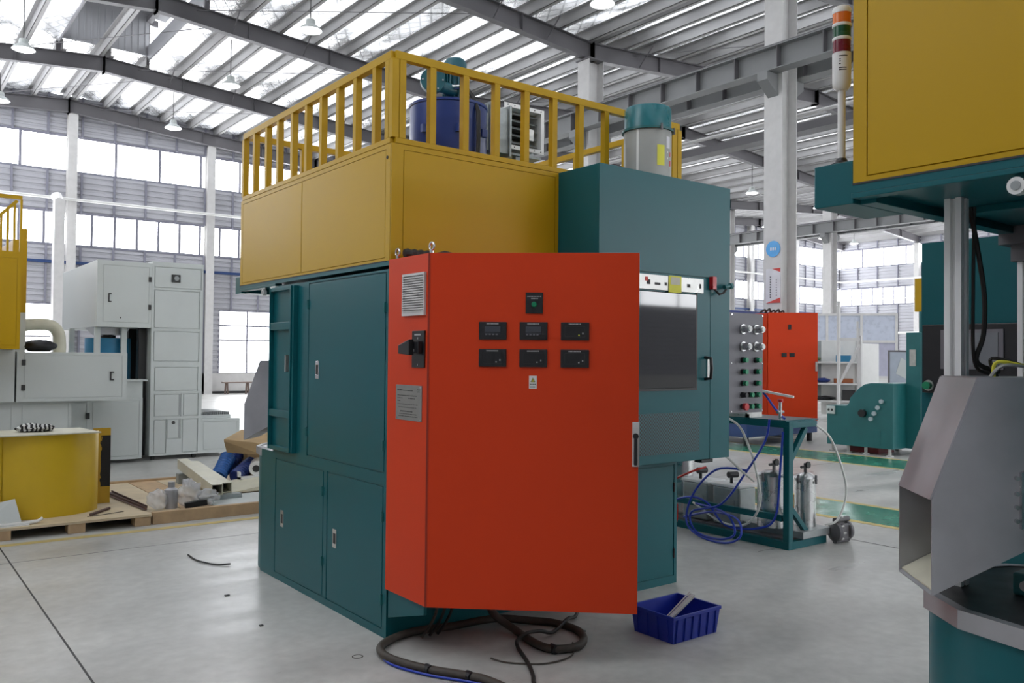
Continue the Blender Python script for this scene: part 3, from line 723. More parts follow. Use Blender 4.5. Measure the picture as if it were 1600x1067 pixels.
tp = MB()
for r_, (z, a0, a1) in enumerate(((.332, 3.4, 4.3), (.322, 3.4, 3.6), (.316, 3.4, 3.6), (.308, 3.4, 3.6), (.296, 3.4, 4.2), (.290, 3.4, 4.2))):
    tp.lathe(sx_, sy_, [(.0278, zz+z-.002), (.0278, zz+z+.001)], 6, a0, a1)
build('lettering', tp, INK, ST)

# ------------------------------------------------------------------ red control cabinet with open door
RC = thing('control_cabinet', 'orange red control cabinet with its door swung open, mounted on the teal machine', 'cabinet', (2.215, 3.55, .268))
cx0, cx1, cy0, cy1, cz0, cz1 = 2.215, 3.24, 3.555, 3.963, .268, 2.012
bc = MB().box(cx0, cx0+.004, cy0, cy1, cz0, cz1).box(cx1-.004, cx1, cy0, cy1, cz0, cz1).box(cx0+.004, cx1-.004, cy1-.004, cy1, cz0, cz1).box(cx0+.004, cx1-.004, cy0, cy1-.004, cz0, cz0+.004).box(cx0+.004, cx1-.004, cy0, cy1-.004, cz1-.004, cz1)
build('shell', bc, RED, RC)
build('front_lip', MB().box(cx0, cx0+.03, cy0-.004, cy0, cz0, cz1).box(cx1-.03, cx1, cy0-.004, cy0, cz0, cz1).box(cx0+.03, cx1-.03, cy0-.004, cy0, cz0, cz0+.03).box(cx0+.03, cx1-.03, cy0-.004, cy0, cz1-.03, cz1), RED, RC)
build('mounting_plate', BX(cx0+.06, cx1-.06, cy1-.03, cy1-.02, cz0+.08, cz1-.08), GALV, RC)
dv = MB()
for r_ in range(4):
    for k in range(7): dv.box(cx0+.12+.11*k, cx0+.2+.11*k, cy1-.12, cy1-.03, .5+.38*r_, .65+.38*r_)
build('contactor', dv, GREYD, RC)
dg = Vector((math.cos(math.radians(42)), -math.sin(math.radians(42)), 0)); ng = Vector((dg.y, -dg.x, 0))    # door direction, outward normal
H0 = Vector((2.219, 3.549, 0))
def dbox(mb, u0, u1, z0, z1, n0, n1):
    p = [H0+dg*a+ng*c for a, c in ((u0, n0), (u0, n1), (u1, n1), (u1, n0))]
    return mb.hexa([(q.x, q.y, z0) for q in p]+[(q.x, q.y, z1) for q in p])
DR = build('door', dbox(MB(), -.002, 1.022, .268, 2.012, -.003, .0), RED, RC, bevel=.002)
dbx = MB()
for a in ((-.002, .012, .268, 2.012), (1.008, 1.022, .268, 2.012), (.012, 1.008, .268, .282), (.012, 1.008, 1.998, 2.012)): dbox(dbx, *a, -.022, -.003)
build('door_return', dbx, RED, DR)
build('door_hinge', dbox(MB(), -.014, -.002, .268, 2.012, -.02, .0), mat('hinge_line_dark_red', (.28, .02, .008), .5), RC)
def dpart(name, m, *boxes, parent=None, bevel=0, label=None):
    mb = MB()
    for bb in boxes: dbox(mb, *bb)
    o = build(name, mb, m, parent or RC, bevel=bevel)
    if label: o['label'] = label
    return o
def meter(u0, u1, z0, z1, lit, tag_):
    fr = dpart('meter', BLACK, (u0, u1, z0, z1, 0, .008), bevel=.002, label=tag_)
    um, zm = (u0+u1)/2, (z0+z1)/2
    if lit:
        dpart('meter_display', SCREEN, (u0+.028, u1-.028, z0+.026, z1-.02, .008, .0105), parent=fr, bevel=.001)
        dpart('meter_readout', mat('lcd_grey_%d' % int(u0*1000), (.05, .055, .07), .3), (u0+.03, u1-.03, z0+.038, z1-.022, .0105, .0115), parent=fr)
        kb = [(u0+.032+.017*k, u0+.042+.017*k, z0+.022, z0+.029, .0105, .012) for k in range(4)]
        dpart('meter_button', PURPLE, *kb, parent=fr)
    else:
        dpart('meter_bezel', mat('bezel_%d%d' % (int(u0*1000), int(z0*1000)), (.035, .035, .035), .35), (u0+.02, u1-.02, z0+.016, z0+.018, .008, .012), (u0+.02, u1-.02, z1-.02, z1-.0185, .008, .012), (u0+.02, u0+.0215, z0+.016, z1-.02, .008, .012), (u1-.0215, u1-.02, z0+.016, z1-.02, .008, .012), parent=fr)
        dpart('meter_glass', SCREEN if False else BLACK, (u0+.0215, u1-.0215, z0+.018, z1-.02, .008, .0095), parent=fr)
        dpart('meter_button', YNOTE if (u0 > .6 and z0 > 1.55) else PALEINK, (u1-.053, u1-.046, z0+.021, z0+.027, .0095, .012), parent=fr)
        dpart('meter_button', PALEINK, (u1-.034, u1-.028, z0+.029, z0+.037, .0095, .012), parent=fr)
    n = 9
    ln = [(um-.03+.0066*k, um-.03+.0066*k+.0045, z1-.012, z1-.006, .008, .0085) for k in range(n)]
    dpart('meter_lettering', PALEINK, *ln, parent=fr)
for k, (u0, u1) in enumerate(((.242, .378), (.442, .578), (.643, .781))):
    meter(u0, u1, 1.585, 1.672, k < 2, ('black meter, upper row by the hinge', 'black meter in the middle of the upper row', 'black meter, upper row by the handle edge')[k])
    meter(u0, u1, 1.452, 1.539, False, ('black meter, lower row by the hinge', 'black meter in the middle of the lower row', 'black meter, lower row by the handle edge')[k])
ip = dpart('indicator_plate', BLACK, (.470, .554, 1.714, 1.817, 0, .006), bevel=.0015, label='black plate with green indicator lamp')
pc = H0+dg*.512+Vector((0, 0, 1.758))
build('indicator_lamp', MB().cyl(pc+ng*.005, pc+ng*.022, .0145, 16, .011), GREENB, ip, smooth=40)
dpart('lettering', PALEINK, *[(.478+.0078*k, .4835+.0078*k, 1.795, 1.800, .006, .0065) for k in range(9)], *[(.497+.007*k, .502+.007*k, 1.785, 1.791, .006, .0065) for k in range(5)], parent=ip)
ws = dpart('warning_sticker', WHITE, (.490, .528, 1.347, 1.410, 0, .0012), label='small white sticker with yellow warning triangle')
q = [H0+dg*a+ng*.0012+Vector((0, 0, z)) for a, z in ((.497, 1.379), (.521, 1.379), (.509, 1.401))]
build('warning_triangle', MB().prism(q, ng*.0006), INK, ws)
q = [H0+dg*a+ng*.0018+Vector((0, 0, z)) for a, z in ((.5005, 1.381), (.5175, 1.381), (.509, 1.397))]
build('triangle_fill', MB().prism(q, ng*.0004), YNOTE, ws)
dpart('exclamation_mark', INK, (.508, .5102, 1.3855, 1.393, .0022, .0026), (.508, .5102, 1.3825, 1.3845, .0022, .0026), parent=ws)
dpart('lettering', INK, *[(.495+.0075*k, .5+.0075*k, 1.366, 1.371, .0012, .0016) for k in range(4)], *[(.496+.0065*k, .501+.0065*k, 1.353, 1.358, .0012, .0016) for k in range(4)], parent=ws)
lk = dpart('lock_plate', WHITEP, (.992, 1.026, .977, 1.192, 0, .006), bevel=.002, label='pale lock plate with black swing handle')
dpart('lock_handle', BLACK, (1.0, 1.016, .985, 1.115, .006, .024), parent=lk, bevel=.004)
pc = H0+dg*1.008+Vector((0, 0, 1.125)); build('lock_boss', MB().cyl(pc+ng*.005, pc+ng*.022, .014, 14), BLACK, lk)
# side of the cabinet: ventilation grille, main switch, nameplate
sxx = cx0
vg = build('vent_grille', MB().box(sxx-.014, sxx, 3.585, 3.593, 1.705, 1.92).box(sxx-.014, sxx, 3.792, 3.80, 1.705, 1.92).box(sxx-.014, sxx, 3.593, 3.792, 1.705, 1.722).box(sxx-.014, sxx, 3.593, 3.792, 1.908, 1.92).box(sxx-.003, sxx, 3.593, 3.792, 1.722, 1.908), WHITEP, RC)
for k in range(15):
    z = 1.726+.0122*k
    build('slat', MB().prism([(sxx-.003, 3.593, z), (sxx-.016, 3.593, z-.003), (sxx-.016, 3.593, z+.002), (sxx-.003, 3.593, z+.007)], (0, .199, 0)), WHITEP, vg)
ms = build('main_switch', BX(sxx-.008, sxx, 3.585, 3.705, 1.443, 1.628), BLACK, RC, bevel=.002)
build('switch_boss', BX(sxx-.035, sxx-.008, 3.60, 3.665, 1.515, 1.575), BLACK, ms, bevel=.004)
build('switch_handle', MB().prism([(sxx-.035, 3.64, 1.505), (sxx-.035, 3.75, 1.512), (sxx-.035, 3.75, 1.555), (sxx-.035, 3.64, 1.585)], (-.028, 0, 0)), BLACK, ms, bevel=.004)
build('switch_mark', MB().box(sxx-.0085, sxx-.008, 3.62, 3.68, 1.604, 1.612).box(sxx-.0365, sxx-.035, 3.635, 3.65, 1.522, 1.536).box(sxx-.0085, sxx-.008, 3.645, 3.65, 1.585, 1.595).box(sxx-.0085, sxx-.008, 3.645, 3.65, 1.452, 1.462), PALEINK, ms)
npl = build('nameplate', BX(sxx-.003, sxx, 3.612, 3.868, 1.172, 1.352), NPLM, RC, bevel=.001)
nm = MB()
for z, y0, y1, h in ((1.322, 3.80, 3.852, .007), (1.322, 3.70, 3.795, .004), (1.296, 3.66, 3.85, .004), (1.282, 3.80, 3.85, .004), (1.282, 3.68, 3.74, .005), (1.268, 3.82, 3.85, .004), (1.252, 3.65, 3.85, .003), (1.236, 3.66, 3.84, .003), (1.214, 3.70, 3.82, .006), (1.202, 3.66, 3.83, .004), (1.190, 3.65, 3.84, .004)):
    y = y1
    while y > y0:
        l = random.uniform(.006, .016); nm.box(sxx-.0034, sxx-.003, max(y0, y-l), y, z, z+h); y -= l+.004
build('engraving', nm, INK, npl)
def text(name, body, size, loc, rot, m, parent):
    cu = bpy.data.curves.new(name, 'FONT'); cu.body = body; cu.size = size; cu.extrude = .0003; cu.align_x = 'CENTER'
    o = bpy.data.objects.new(name, cu); COL.objects.link(o)
    dep = bpy.context.evaluated_depsgraph_get(); me = bpy.data.meshes.new_from_object(o.evaluated_get(dep)); bpy.data.objects.remove(o)
    me.materials.append(m); o = bpy.data.objects.new(name, me); COL.objects.link(o); o.parent = parent
    o.location = Vector(loc)-wloc(parent); o.rotation_euler = rot; return o
text('ce_mark', 'CE', .022, (sxx-.0034, 3.645, 1.318), (math.pi/2, 0, -math.pi/2), INK, npl)
for y in (3.622, 3.858):
    for z in (1.18, 1.343): build('rivet', MB().cyl((sxx-.006, y, z), (sxx-.002, y, z), .0045, 8), CHROME, npl)
for x, y in ((2.245, 3.585), (2.245, 3.925)):
    ep = [(x, y, 2.012)]+[(x+.0, y-.02*math.sin(a)*1., 2.05-.02*math.cos(a)) for a in [2*math.pi*k/14 for k in range(15)]]
    build('eye_bolt', MB().tube(ep[1:], .006, 8).cyl((x, y, 2.012), (x, y, 2.034), .010, 10), CHROME, RC, smooth=50)
gs = MB().prism([(2.23, 3.958, .266), (2.23, 3.598, .266), (2.23, 3.598, .215), (2.23, 3.958, .115)], (.018, 0, 0))
tag(build('support_gusset', gs, TEAL, None, (2.23, 3.8, .115), bevel=.002), 'teal gusset plate bracing the underside of the red control cabinet', 'bracket')
cb_ = MB()
tag(build('corrugated_hose', MB().tube([(2.26+.02*k, 3.88-.001*k, 2.043+.002*(k % 2)) for k in range(9)], [.026 if k % 2 else .022 for k in range(9)], 10), RUB, None, (2.33, 3.88, 2.014)), 'short black corrugated hose lying on top of the red cabinet', 'hose')
for i, (pts, l) in enumerate((([(2.42, 3.87, 2.04), (2.50, 3.86, 2.065), (2.58, 3.84, 2.05), (2.68, 3.85, 2.022), (2.78, 3.86, 2.02)], 'black cable bundle on the red cabinet near the eye bolt'),
        ([(2.82, 3.85, 2.02), (2.88, 3.85, 2.055), (2.96, 3.86, 2.075), (3.04, 3.86, 2.045), (3.08, 3.86, 2.02)], 'arched black cable loop on top of the red cabinet, near the teal block'),
        ([(2.55, 3.80, 2.018), (2.64, 3.81, 2.05), (2.74, 3.83, 2.045), (2.84, 3.84, 2.018)], 'thin black cable between the two cable loops on the red cabinet'))):
    tag(build('cable', MB().tube(pts, .010, 8), RUB, None, pts[0], smooth=50), l, 'cable', 'cables on the red cabinet')

# ------------------------------------------------------------------ fan blower, damper and filter on top
FB = thing('fan_blower', 'dark blue fan drum with teal motor, inside the yellow railing', 'fan', (3.06, 4.70, 2.646))
fx, fy = 3.06, 4.70
build('drum', MB().lathe(fx, fy, [(0, 2.70), (.25, 2.70), (.255, 2.71), (.255, 3.13), (.262, 3.135), (.262, 3.15), (.2, 3.155), (0, 3.155)], 40), BLUE, FB, smooth=40)
for a in (3.5, 4.4, 5.2):
    build('drum_lug', BX(fx+.26*math.cos(a)-.02, fx+.26*math.cos(a)+.02, fy+.26*math.sin(a)-.02, fy+.26*math.sin(a)+.01, 2.93, 2.98), BLUE, FB)
build('fan_base', MB().box(fx-.27, fx+.27, fy-.27, fy-.21, 2.645, 2.70).box(fx-.27, fx+.27, fy+.21, fy+.27, 2.645, 2.70), STEELG, FB)
mt = build('motor', MB().lathe(fx+.05, fy, [(0, 3.155), (.085, 3.155), (.085, 3.185), (.066, 3.19), (.066, 3.40), (.075, 3.405), (.075, 3.44), (.05, 3.465), (0, 3.47)], 28), MOTOR, FB, smooth=40)
for k in range(20):
    a = 2*math.pi*k/20; c_, s_ = math.cos(a), math.sin(a)
    build('cooling_fin', MB().bar((fx+.05+c_*.074, fy+s_*.074, 3.20), (fx+.05+c_*.074, fy+s_*.074, 3.40), .004, .02, (c_, s_, 0)), MOTOR, mt)
build('fan_cowl', MB().lathe(fx+.05, fy, [(.078, 3.41), (.078, 3.46), (.06, 3.485), (0, 3.49)], 24), MOTOR, mt, smooth=40)
JX = -.10
jb = build('junction_box', MB().tube([(2.93+JX, 4.53, 3.25), (2.95+JX, 4.565, 3.25), (2.975+JX, 4.60, 3.25)], [.078, .080, .05], 24).cyl((2.96+JX, 4.59, 3.25), (3.09, 4.67, 3.26), .04, 16), MOTOR, FB, smooth=40)
for k in range(6):
    a = 2*math.pi*k/6; q_ = Vector((.86, -.5, 0))*.064*math.cos(a)+Vector((0, 0, .064*math.sin(a)))
    build('cover_bolt', MB().cyl(Vector((2.925+JX, 4.522, 3.25))+q_, Vector((2.94+JX, 4.55, 3.25))+q_, .006, 8), CHROME, jb)
build('cable_gland', MB().cyl((3.04, 4.63, 3.27), (3.07, 4.575, 3.265), .018, 12), CHROME, jb)
build('motor_cable', MB().tube([(3.085, 4.58, 3.265), (3.10, 4.54, 3.25), (3.11, 4.49, 3.19), (3.11, 4.425, 3.08), (3.11, 4.42, 2.9), (3.105, 4.42, 2.72), (3.09, 4.40, 2.656)], .014, 8), RUB, FB, smooth=50)
DU = thing('damper_duct', 'galvanised duct box with open louvre damper beside the blue fan', 'duct', (3.6, 4.7, 2.646))
build('duct_body', MB().box(3.318, 3.52, 4.62, 4.95, 2.90, 3.21).box(3.50, 3.92, 4.86, 5.0, 2.93, 3.24), GALV, DU)
build('duct_flange', MB().box(3.335, 3.35, 4.6, 4.97, 2.88, 3.23).box(3.50, 3.515, 4.6, 4.97, 2.88, 3.23), GALV, DU)
for k in range(7): build('flange_bolt', MB().cyl((3.42, 4.615, 2.92+.045*k), (3.42, 4.622, 2.92+.045*k), .006, 8), CHROME, DU)
fx0, fx1, fz0, fz1 = 3.522, 3.882, 2.965, 3.285; fyy = 4.70
dfm = MB().box(fx0, fx1, fyy-.006, fyy, fz1-.028, fz1).box(fx0, fx1, fyy-.006, fyy, fz0, fz0+.028).box(fx0, fx0+.028, fyy-.006, fyy, fz0+.028, fz1-.028).box(fx1-.028, fx1, fyy-.006, fyy, fz0+.028, fz1-.028)
dfm.box(fx0+.024, fx0+.028, fyy, 4.87, fz0+.024, fz1-.024).box(fx1-.028, fx1-.024, fyy, 4.87, fz0+.024, fz1-.024).box(fx0+.028, fx1-.028, fyy, 4.87, fz0+.024, fz0+.028).box(fx0+.028, fx1-.028, fyy, 4.87, fz1-.028, fz1-.024)
df = build('damper_frame', dfm, ALU, DU)
build('duct_shade_plate', BX(fx0+.028, fx1-.028, 4.845, 4.858, fz0+.028, fz1-.028), INK, DU)  # dark plate added in place of the shade inside the duct
for k in range(5):
    z = fz0+.055+.052*k
    build('damper_blade', MB().prism([(fx0+.03, fyy+.03, z), (fx0+.03, fyy+.08, z+.028), (fx0+.03, fyy+.083, z+.024), (fx0+.03, fyy+.033, z-.004)], (fx1-fx0-.06, 0, 0)), GALV, df)
build('damper_linkage', MB().box(3.735, 3.755, fyy+.01, fyy+.03, fz0+.05, fz1-.07).box(3.755, 3.80, fyy+.01, fyy+.02, fz0+.09, fz0+.17), ALU, df)
for k in range(6):
    for z in (fz0+.014, fz1-.014): build('flange_bolt', MB().cyl((fx0+.03+.06*k, fyy-.01, z), (fx0+.03+.06*k, fyy-.004, z), .005, 6), STEELG, df)
for x in (3.40, 3.87):
    build('duct_leg', MB().box(x-.015, x+.015, 4.9, 4.93, 2.645, 2.935), STEELG, DU)
build('duct_tray', BX(3.53, 3.88, 4.72, 4.86, 2.93, 2.945), GALV, DU)
build('duct_leg', BX(3.66, 3.70, 4.74, 4.78, 2.645, 2.93), GALV, DU)

FC = thing('filter_drum', 'grey cylindrical filter drum with teal cap on the tall teal block', 'filter', (3.99, 3.775, 2.646))
qx, qy = 3.99, 3.775
build('body', MB().lathe(qx, qy, [(0, 2.646), (.152, 2.646), (.152, 2.955)], 40), mat('filter_grey', (.36, .37, .35), .45), FC, smooth=40)
build('flange', MB().lathe(qx, qy, [(.152, 2.948), (.166, 2.948), (.166, 2.962), (.15, 2.962)], 40), TEALD, FC, smooth=30)
build('cap', MB().lathe(qx, qy, [(.15, 2.962), (.15, 3.095), (.144, 3.105), (0, 3.108)], 40), TEALB, FC, smooth=40)['label'] = 'bright teal cap'
build('edge_strip', MB().lathe(qx, qy, [(.1535, 2.68), (.1535, 2.945)], 3, 3.43, 3.53), WHITE, FC)
build('yellow_sticker', MB().lathe(qx, qy, [(.1535, 2.715), (.1535, 2.845)], 8, 4.18+.12, 4.66+.0), YNOTE, FC)
build('white_sticker', MB().lathe(qx, qy, [(.1535, 2.83), (.1535, 2.905)], 6, 4.66+.12, 5.02), POSTER, FC)
build('red_lettering', MB().lathe(qx, qy, [(.1535, 2.72), (.1535, 2.755)], 4, 4.99, 5.12).lathe(qx, qy, [(.1535, 2.78), (.1535, 2.81)], 3, 5.02, 5.10), REDL, FC)
build('clip', MB().cyl((qx-.05, qy-.168, 2.935), (qx-.05, qy-.168, 2.975), .007, 8).cyl((qx+.1, qy-.135, 2.935), (qx+.1, qy-.135, 2.975), .007, 8), STEELG, FC)
build('sample_hole', MB().lathe(qx, qy, [(.1535, 2.76), (.1535, 2.772)], 2, 4.83, 4.89).lathe(qx, qy, [(.1535, 2.80), (.1535, 2.812)], 2, 4.83, 4.89), WHITE, FC)

# ------------------------------------------------------------------ grey control box with knobs beside the block
PB = thing('knob_panel', 'dark grey control box with knobs and green buttons beside the tall teal block', 'control panel', (5.3, 4.1, 1.1))
build('box', BX(4.70, 5.665, 4.10, 4.32, 1.085, 1.86), PURPLE, PB, bevel=.004)
build('arm', BX(4.600, 4.70, 4.15, 4.25, 1.4, 1.5), TEALD, PB)
kx = (5.40, 5.565)
for r_, z in enumerate((1.735, 1.60)):
    for x in kx:
        kb = build('knob', MB().cyl((x, 4.10, z), (x, 4.085, z), .038, 20).cyl((x, 4.085, z), (x, 4.03, z), .028, 20, .026), STEELW, PB, smooth=40)
        build('knob_cap', MB().cyl((x, 4.03, z), (x, 4.018, z), .02, 16), WHITE, kb, smooth=40)
for r_, z in enumerate((1.495, 1.405, 1.315, 1.225, 1.135)):
    for k, x in enumerate(kx):
        bb_ = build('push_button', MB().cyl((x, 4.10, z), (x, 4.075, z), .022, 16), BLACK, PB, smooth=40)
        m_ = REDB if (r_ == 4 and k == 0) else (BLACK if (r_ == 3 and k == 0) else GREENB)
        build('button_cap', MB().cyl((x, 4.075, z), (x, 4.05, z), .019 if m_ is not REDB else .028, 16), m_, bb_, smooth=40)
        if k == 0 and r_ >= 3:
            b2 = build('push_button', MB().cyl((x+.085, 4.10, z), (x+.085, 4.075, z), .02, 16), BLACK, PB); build('button_cap', MB().cyl((x+.085, 4.075, z), (x+.085, 4.055, z), .018, 16), GREENB, b2)
for x in (5.27, 5.655):
    for z in (1.10, 1.47, 1.845): build('screw', MB().cyl((x, 4.10, z), (x, 4.096, z), .006, 8), CHROME, PB)

# ------------------------------------------------------------------ blue crate with rods, cables on the floor
CR = thing('plastic_crate', 'blue plastic crate holding rods, on the floor below the red door', 'crate', (3.575, 3.15, 0))
def ring_wall(x0, x1, y0, y1, z0, z1, fl_, th):
    mb = MB()
    o = [(x0, y0), (x1, y0), (x1, y1), (x0, y1)]; t_ = [(x0-fl_, y0-fl_), (x1+fl_, y0-fl_), (x1+fl_, y1+fl_), (x0-fl_, y1+fl_)]
    oi = [(x0+th, y0+th), (x1-th, y0+th), (x1-th, y1-th), (x0+th, y1-th)]; ti = [(x0-fl_+th, y0-fl_+th), (x1+fl_-th, y0-fl_+th), (x1+fl_-th, y1+fl_-th), (x0-fl_+th, y1+fl_-th)]
    for i in range(4):
        j = (i+1) % 4
        mb.hexa([(*o[i], z0), (*o[j], z0), (*oi[j], z0), (*oi[i], z0), (*t_[i], z1), (*t_[j], z1), (*ti[j], z1), (*ti[i], z1)])
    return mb
c0 = (3.40, 3.75, 3.01, 3.29)
build('side_wall', ring_wall(*c0, .006, .140, .014, .006), BLUEC, CR)
build('bottom', BX(3.40, 3.75, 3.01, 3.29, .0, .008), BLUEC, CR)
build('rim', ring_wall(c0[0]-.019, c0[1]+.019, c0[2]-.019, c0[3]+.019, .128, .146, .001, .012), BLUEC, CR, bevel=.002)
rbm = MB()
for k in range(6):
    x = c0[0]+.02+(c0[1]-c0[0]-.04)*k/5; rbm.hexa([(x-.004, c0[2]-.008, .004), (x+.004, c0[2]-.008, .004), (x+.004, c0[2]+.004, .004), (x-.004, c0[2]+.004, .004), (x-.004, c0[2]-.02, .130), (x+.004, c0[2]-.02, .130), (x+.004, c0[2]-.008, .130), (x-.004, c0[2]-.008, .130)])
    build('rib', rbm, BLUEC, CR); rbm = MB()
for k in range(4):
    y = c0[2]+.03+(c0[3]-c0[2]-.06)*k/3; rbm.hexa([(c0[0]-.008, y-.004, .004), (c0[0]+.004, y-.004, .004), (c0[0]+.004, y+.004, .004), (c0[0]-.008, y+.004, .004), (c0[0]-.02, y-.004, .130), (c0[0]-.008, y-.004, .130), (c0[0]-.008, y+.004, .130), (c0[0]-.02, y+.004, .130)])
    build('rib', rbm, BLUEC, CR); rbm = MB()
for k in range(7):
    o_ = Vector((.005*(k-3), .0095*(k-3)+random.uniform(-.003, .003), random.uniform(-.006, .010)))
    tag(build('rod', MB().cyl(Vector((3.432, 3.15, .03))+o_*.8, Vector((3.61, 3.06, .215))+o_, .0042, 6), WHITE if k % 3 else ALU, None, (3.46, 3.13, .04)), 'thin pale rod in the bundle leaning out of the blue crate', 'rod', 'rods in the blue crate')
tk = [(2.747, 3.80, .262, ), (2.76, 3.75, .11), (2.824, 3.644, .03), (2.786, 3.402, .022), (2.808, 3.281, .022), (2.924, 3.238, .022), (3.038, 3.307, .022), (3.106, 3.441, .022), (3.082, 3.604, .022), (2.999, 3.704, .024), (2.814, 3.797, .045), (2.586, 3.888, .022), (2.394, 3.931, .022), (2.222, 3.895, .022), (2.10, 3.80, .022), (2.073, 3.635, .022), (2.145, 3.415, .022), (2.253, 3.231, .022), (2.295, 3.11, .022), (2.30, 2.8, .022), (2.2, 2.4, .022)]
CT = thing('power_cable', 'thick brown sheathed power cable looped on the floor below the red cabinet', 'cable', (2.30, 3.11, 0))
build('sheath', MB().tube(smoothp(tk), .021, 10), CABLE, CT, smooth=60)
bt_ = [Vector(p)+Vector((-.018, -.030, -.013)) for p in tk[14:]]
build('blue_tube', MB().tube(smoothp(bt_), .006, 6), BLUEH, CT, smooth=60)['label'] = 'thin blue tube taped to the cable'
for p in (tk[4], tk[16], tk[17]): build('cable_tie', MB().tube([Vector(p)+Vector((0, .02, 0)), Vector(p)+Vector((0, -.02, 0))], .0235, 10), BLACK, CT)
th_ = [(3.40, 3.72, .30), (3.318, 3.667, .03), (3.118, 3.529, .056), (2.98, 3.49, .02), (2.874, 3.471, .05), (2.78, 3.47, .056), (2.72, 3.47, .03), (2.70, 3.44, .012), (2.677, 3.396, .012), (2.594, 3.218, .01), (2.519, 3.09, .01), (2.451, 2.993, .01), (2.38, 2.8, .01)]
tag(build('thin_cable', MB().tube(smoothp(th_), .010, 8), RUB, None, (2.7, 3.4, 0), smooth=60), 'thin black cable crossing the floor inside the brown cable loop', 'cable')
t2 = [(2.98, 3.33, .007), (2.85, 3.19, .006), (2.667, 3.185, .006), (2.532, 3.302, .006), (2.50, 3.40, .006)]
tag(build('thin_wire', MB().tube(smoothp(t2), .004, 6), CABLE, None, (2.667, 3.185, 0)), 'faint thin wire arc on the floor under the looped cable', 'wire')
for i in range(3):
    x = 2.42+.05*i
    tag(build('hanging_wire', MB().tube(smoothp([(x+.05, 3.86, .268), (x+.03, 3.82, .16), (x, 3.83, .08), (x-.04, 3.86, .008)]), .009, 6), RUB if i else CABLE, None, (x, 3.83, 0), smooth=60), 'dark wire hanging from the underside of the red cabinet', 'wire', 'wires below the red cabinet')
tag(build('floor_wire', MB().tube(smoothp([(1.947, 6.459, .008), (1.946, 6.288, .006), (1.972, 6.152, .008), (2.027, 6.044, .006), (2.101, 5.992, .012)]), .006, 6), INK, None, (1.95, 6.2, 0)), 'loose dark wire on the floor near the pallet', 'wire')
for (x, y, s), l in zip(((1.825, 5.256, .03), (1.777, 4.564, .02), (3.161, 3.443, .018), (2.313, 3.329, .012)), ('small dark scrap on the floor between wire and teal base', 'tiny dark scrap on the open floor left of the teal base', 'tiny dark scrap by the brown cable loop', 'tiny dark scrap inside the cable sweep')):
    l = l.replace(' left of', ' before')
    tag(build('floor_scrap', BX(x-s/2, x+s/2, y-.008, y+.008, 0, .006), INK, None, (x, y, 0)), l, 'scrap')
tag(build('floor_ring', MB().lathe(1.985, 3.82, [(.028, 0), (.028, .0012), (.022, .0012)], 24), CABLE, None, (1.985, 3.82, 0)), 'faint brown ring mark on the floor by the teal corner', 'floor mark')

# ------------------------------------------------------------------ pneumatic cart behind
PC = thing('pump_cart', 'teal steel cart frame carrying tanks and hoses, behind the tall block', 'cart', (6.0, 4.6, 0))
fr_ = MB()
def fb(name, p0, p1, w, h=None): build(name, MB().bar(p0, p1, w, h), TEAL, PC, bevel=.002)
fb('frame_rail', (5.825, 3.95, .03), (5.825, 5.6, .03), .05, .06); fb('frame_rail', (6.30, 3.95, .03), (6.30, 5.6, .03), .05, .06)
fb('frame_rail', (5.85, 3.975, .03), (6.275, 3.975, .03), .05, .06); fb('frame_rail', (5.825, 4.02, .24), (5.825, 5.6, .24), .04, .05)
fb('frame_post', (5.825, 3.975, .06), (5.825, 3.975, .97), .055); fb('frame_post', (5.825, 5.55, .06), (5.825, 5.55, .97), .05)
fb('frame_rail', (5.825, 3.95, .985), (5.825, 5.6, .985), .05, .05)
fb('frame_rail', (5.85, 3.975, .985), (6.18, 3.975, .985), .05, .05)
fb('frame_brace', (5.84, 3.975, .70), (6.05, 3.975, .95), .04); fb('frame_brace', (5.85, 3.98, .33), (6.12, 3.98, .07), .04)
build('tray', BX(5.80, 6.25, 3.98, 5.6, 1.01, 1.02), TEAL, PC)
build('shelf', BX(5.85, 6.30, 4.0, 5.6, .06, .075), STEELG, PC)
build('drip_tray', MB().box(5.95, 6.34, 3.92, 4.5, .075, .13), GALV, PC)
def tank(name, x, y, r, z0, z1, label):
    t = thing(name, label, 'tank', (x, y, z0))
    build('shell', MB().lathe(x, y, [(0, z0), (r, z0), (r, z1-.03), (r+.012, z1-.03), (r+.012, z1-.01), (r, z1), (r*.5, z1+.03), (0, z1+.035)], 30), STEELW, t, smooth=40)
    v = build('valve', MB().cyl((x, y, z1+.03), (x, y, z1+.11), .014, 10).cyl((x-.06, y, z1+.08), (x+.06, y, z1+.08), .012, 8), STEELG, t)
    build('gauge', MB().cyl((x-.02, y-.03, z1+.10), (x-.02, y-.045, z1+.10), .028, 16), BLACK, t)
    build('clamp', MB().cyl((x-r-.014, y, z1-.05), (x-r-.014, y, z1+.02), .010, 8).cyl((x, y-r-.014, z1-.05), (x, y-r-.014, z1+.02), .010, 8), STEELG, t)
    return t
tank('pressure_tank', 6.0, 4.23, .135, .131, .555, 'stainless pressure tank nearest the upright of the teal cart')
tank('pressure_tank', 6.22, 4.08, .085, .131, .535, 'narrow stainless tank at the outer corner of the cart')
tank('pressure_tank', 6.05, 5.25, .10, .076, .62, 'tall narrow stainless tank beside the teal pedestal')
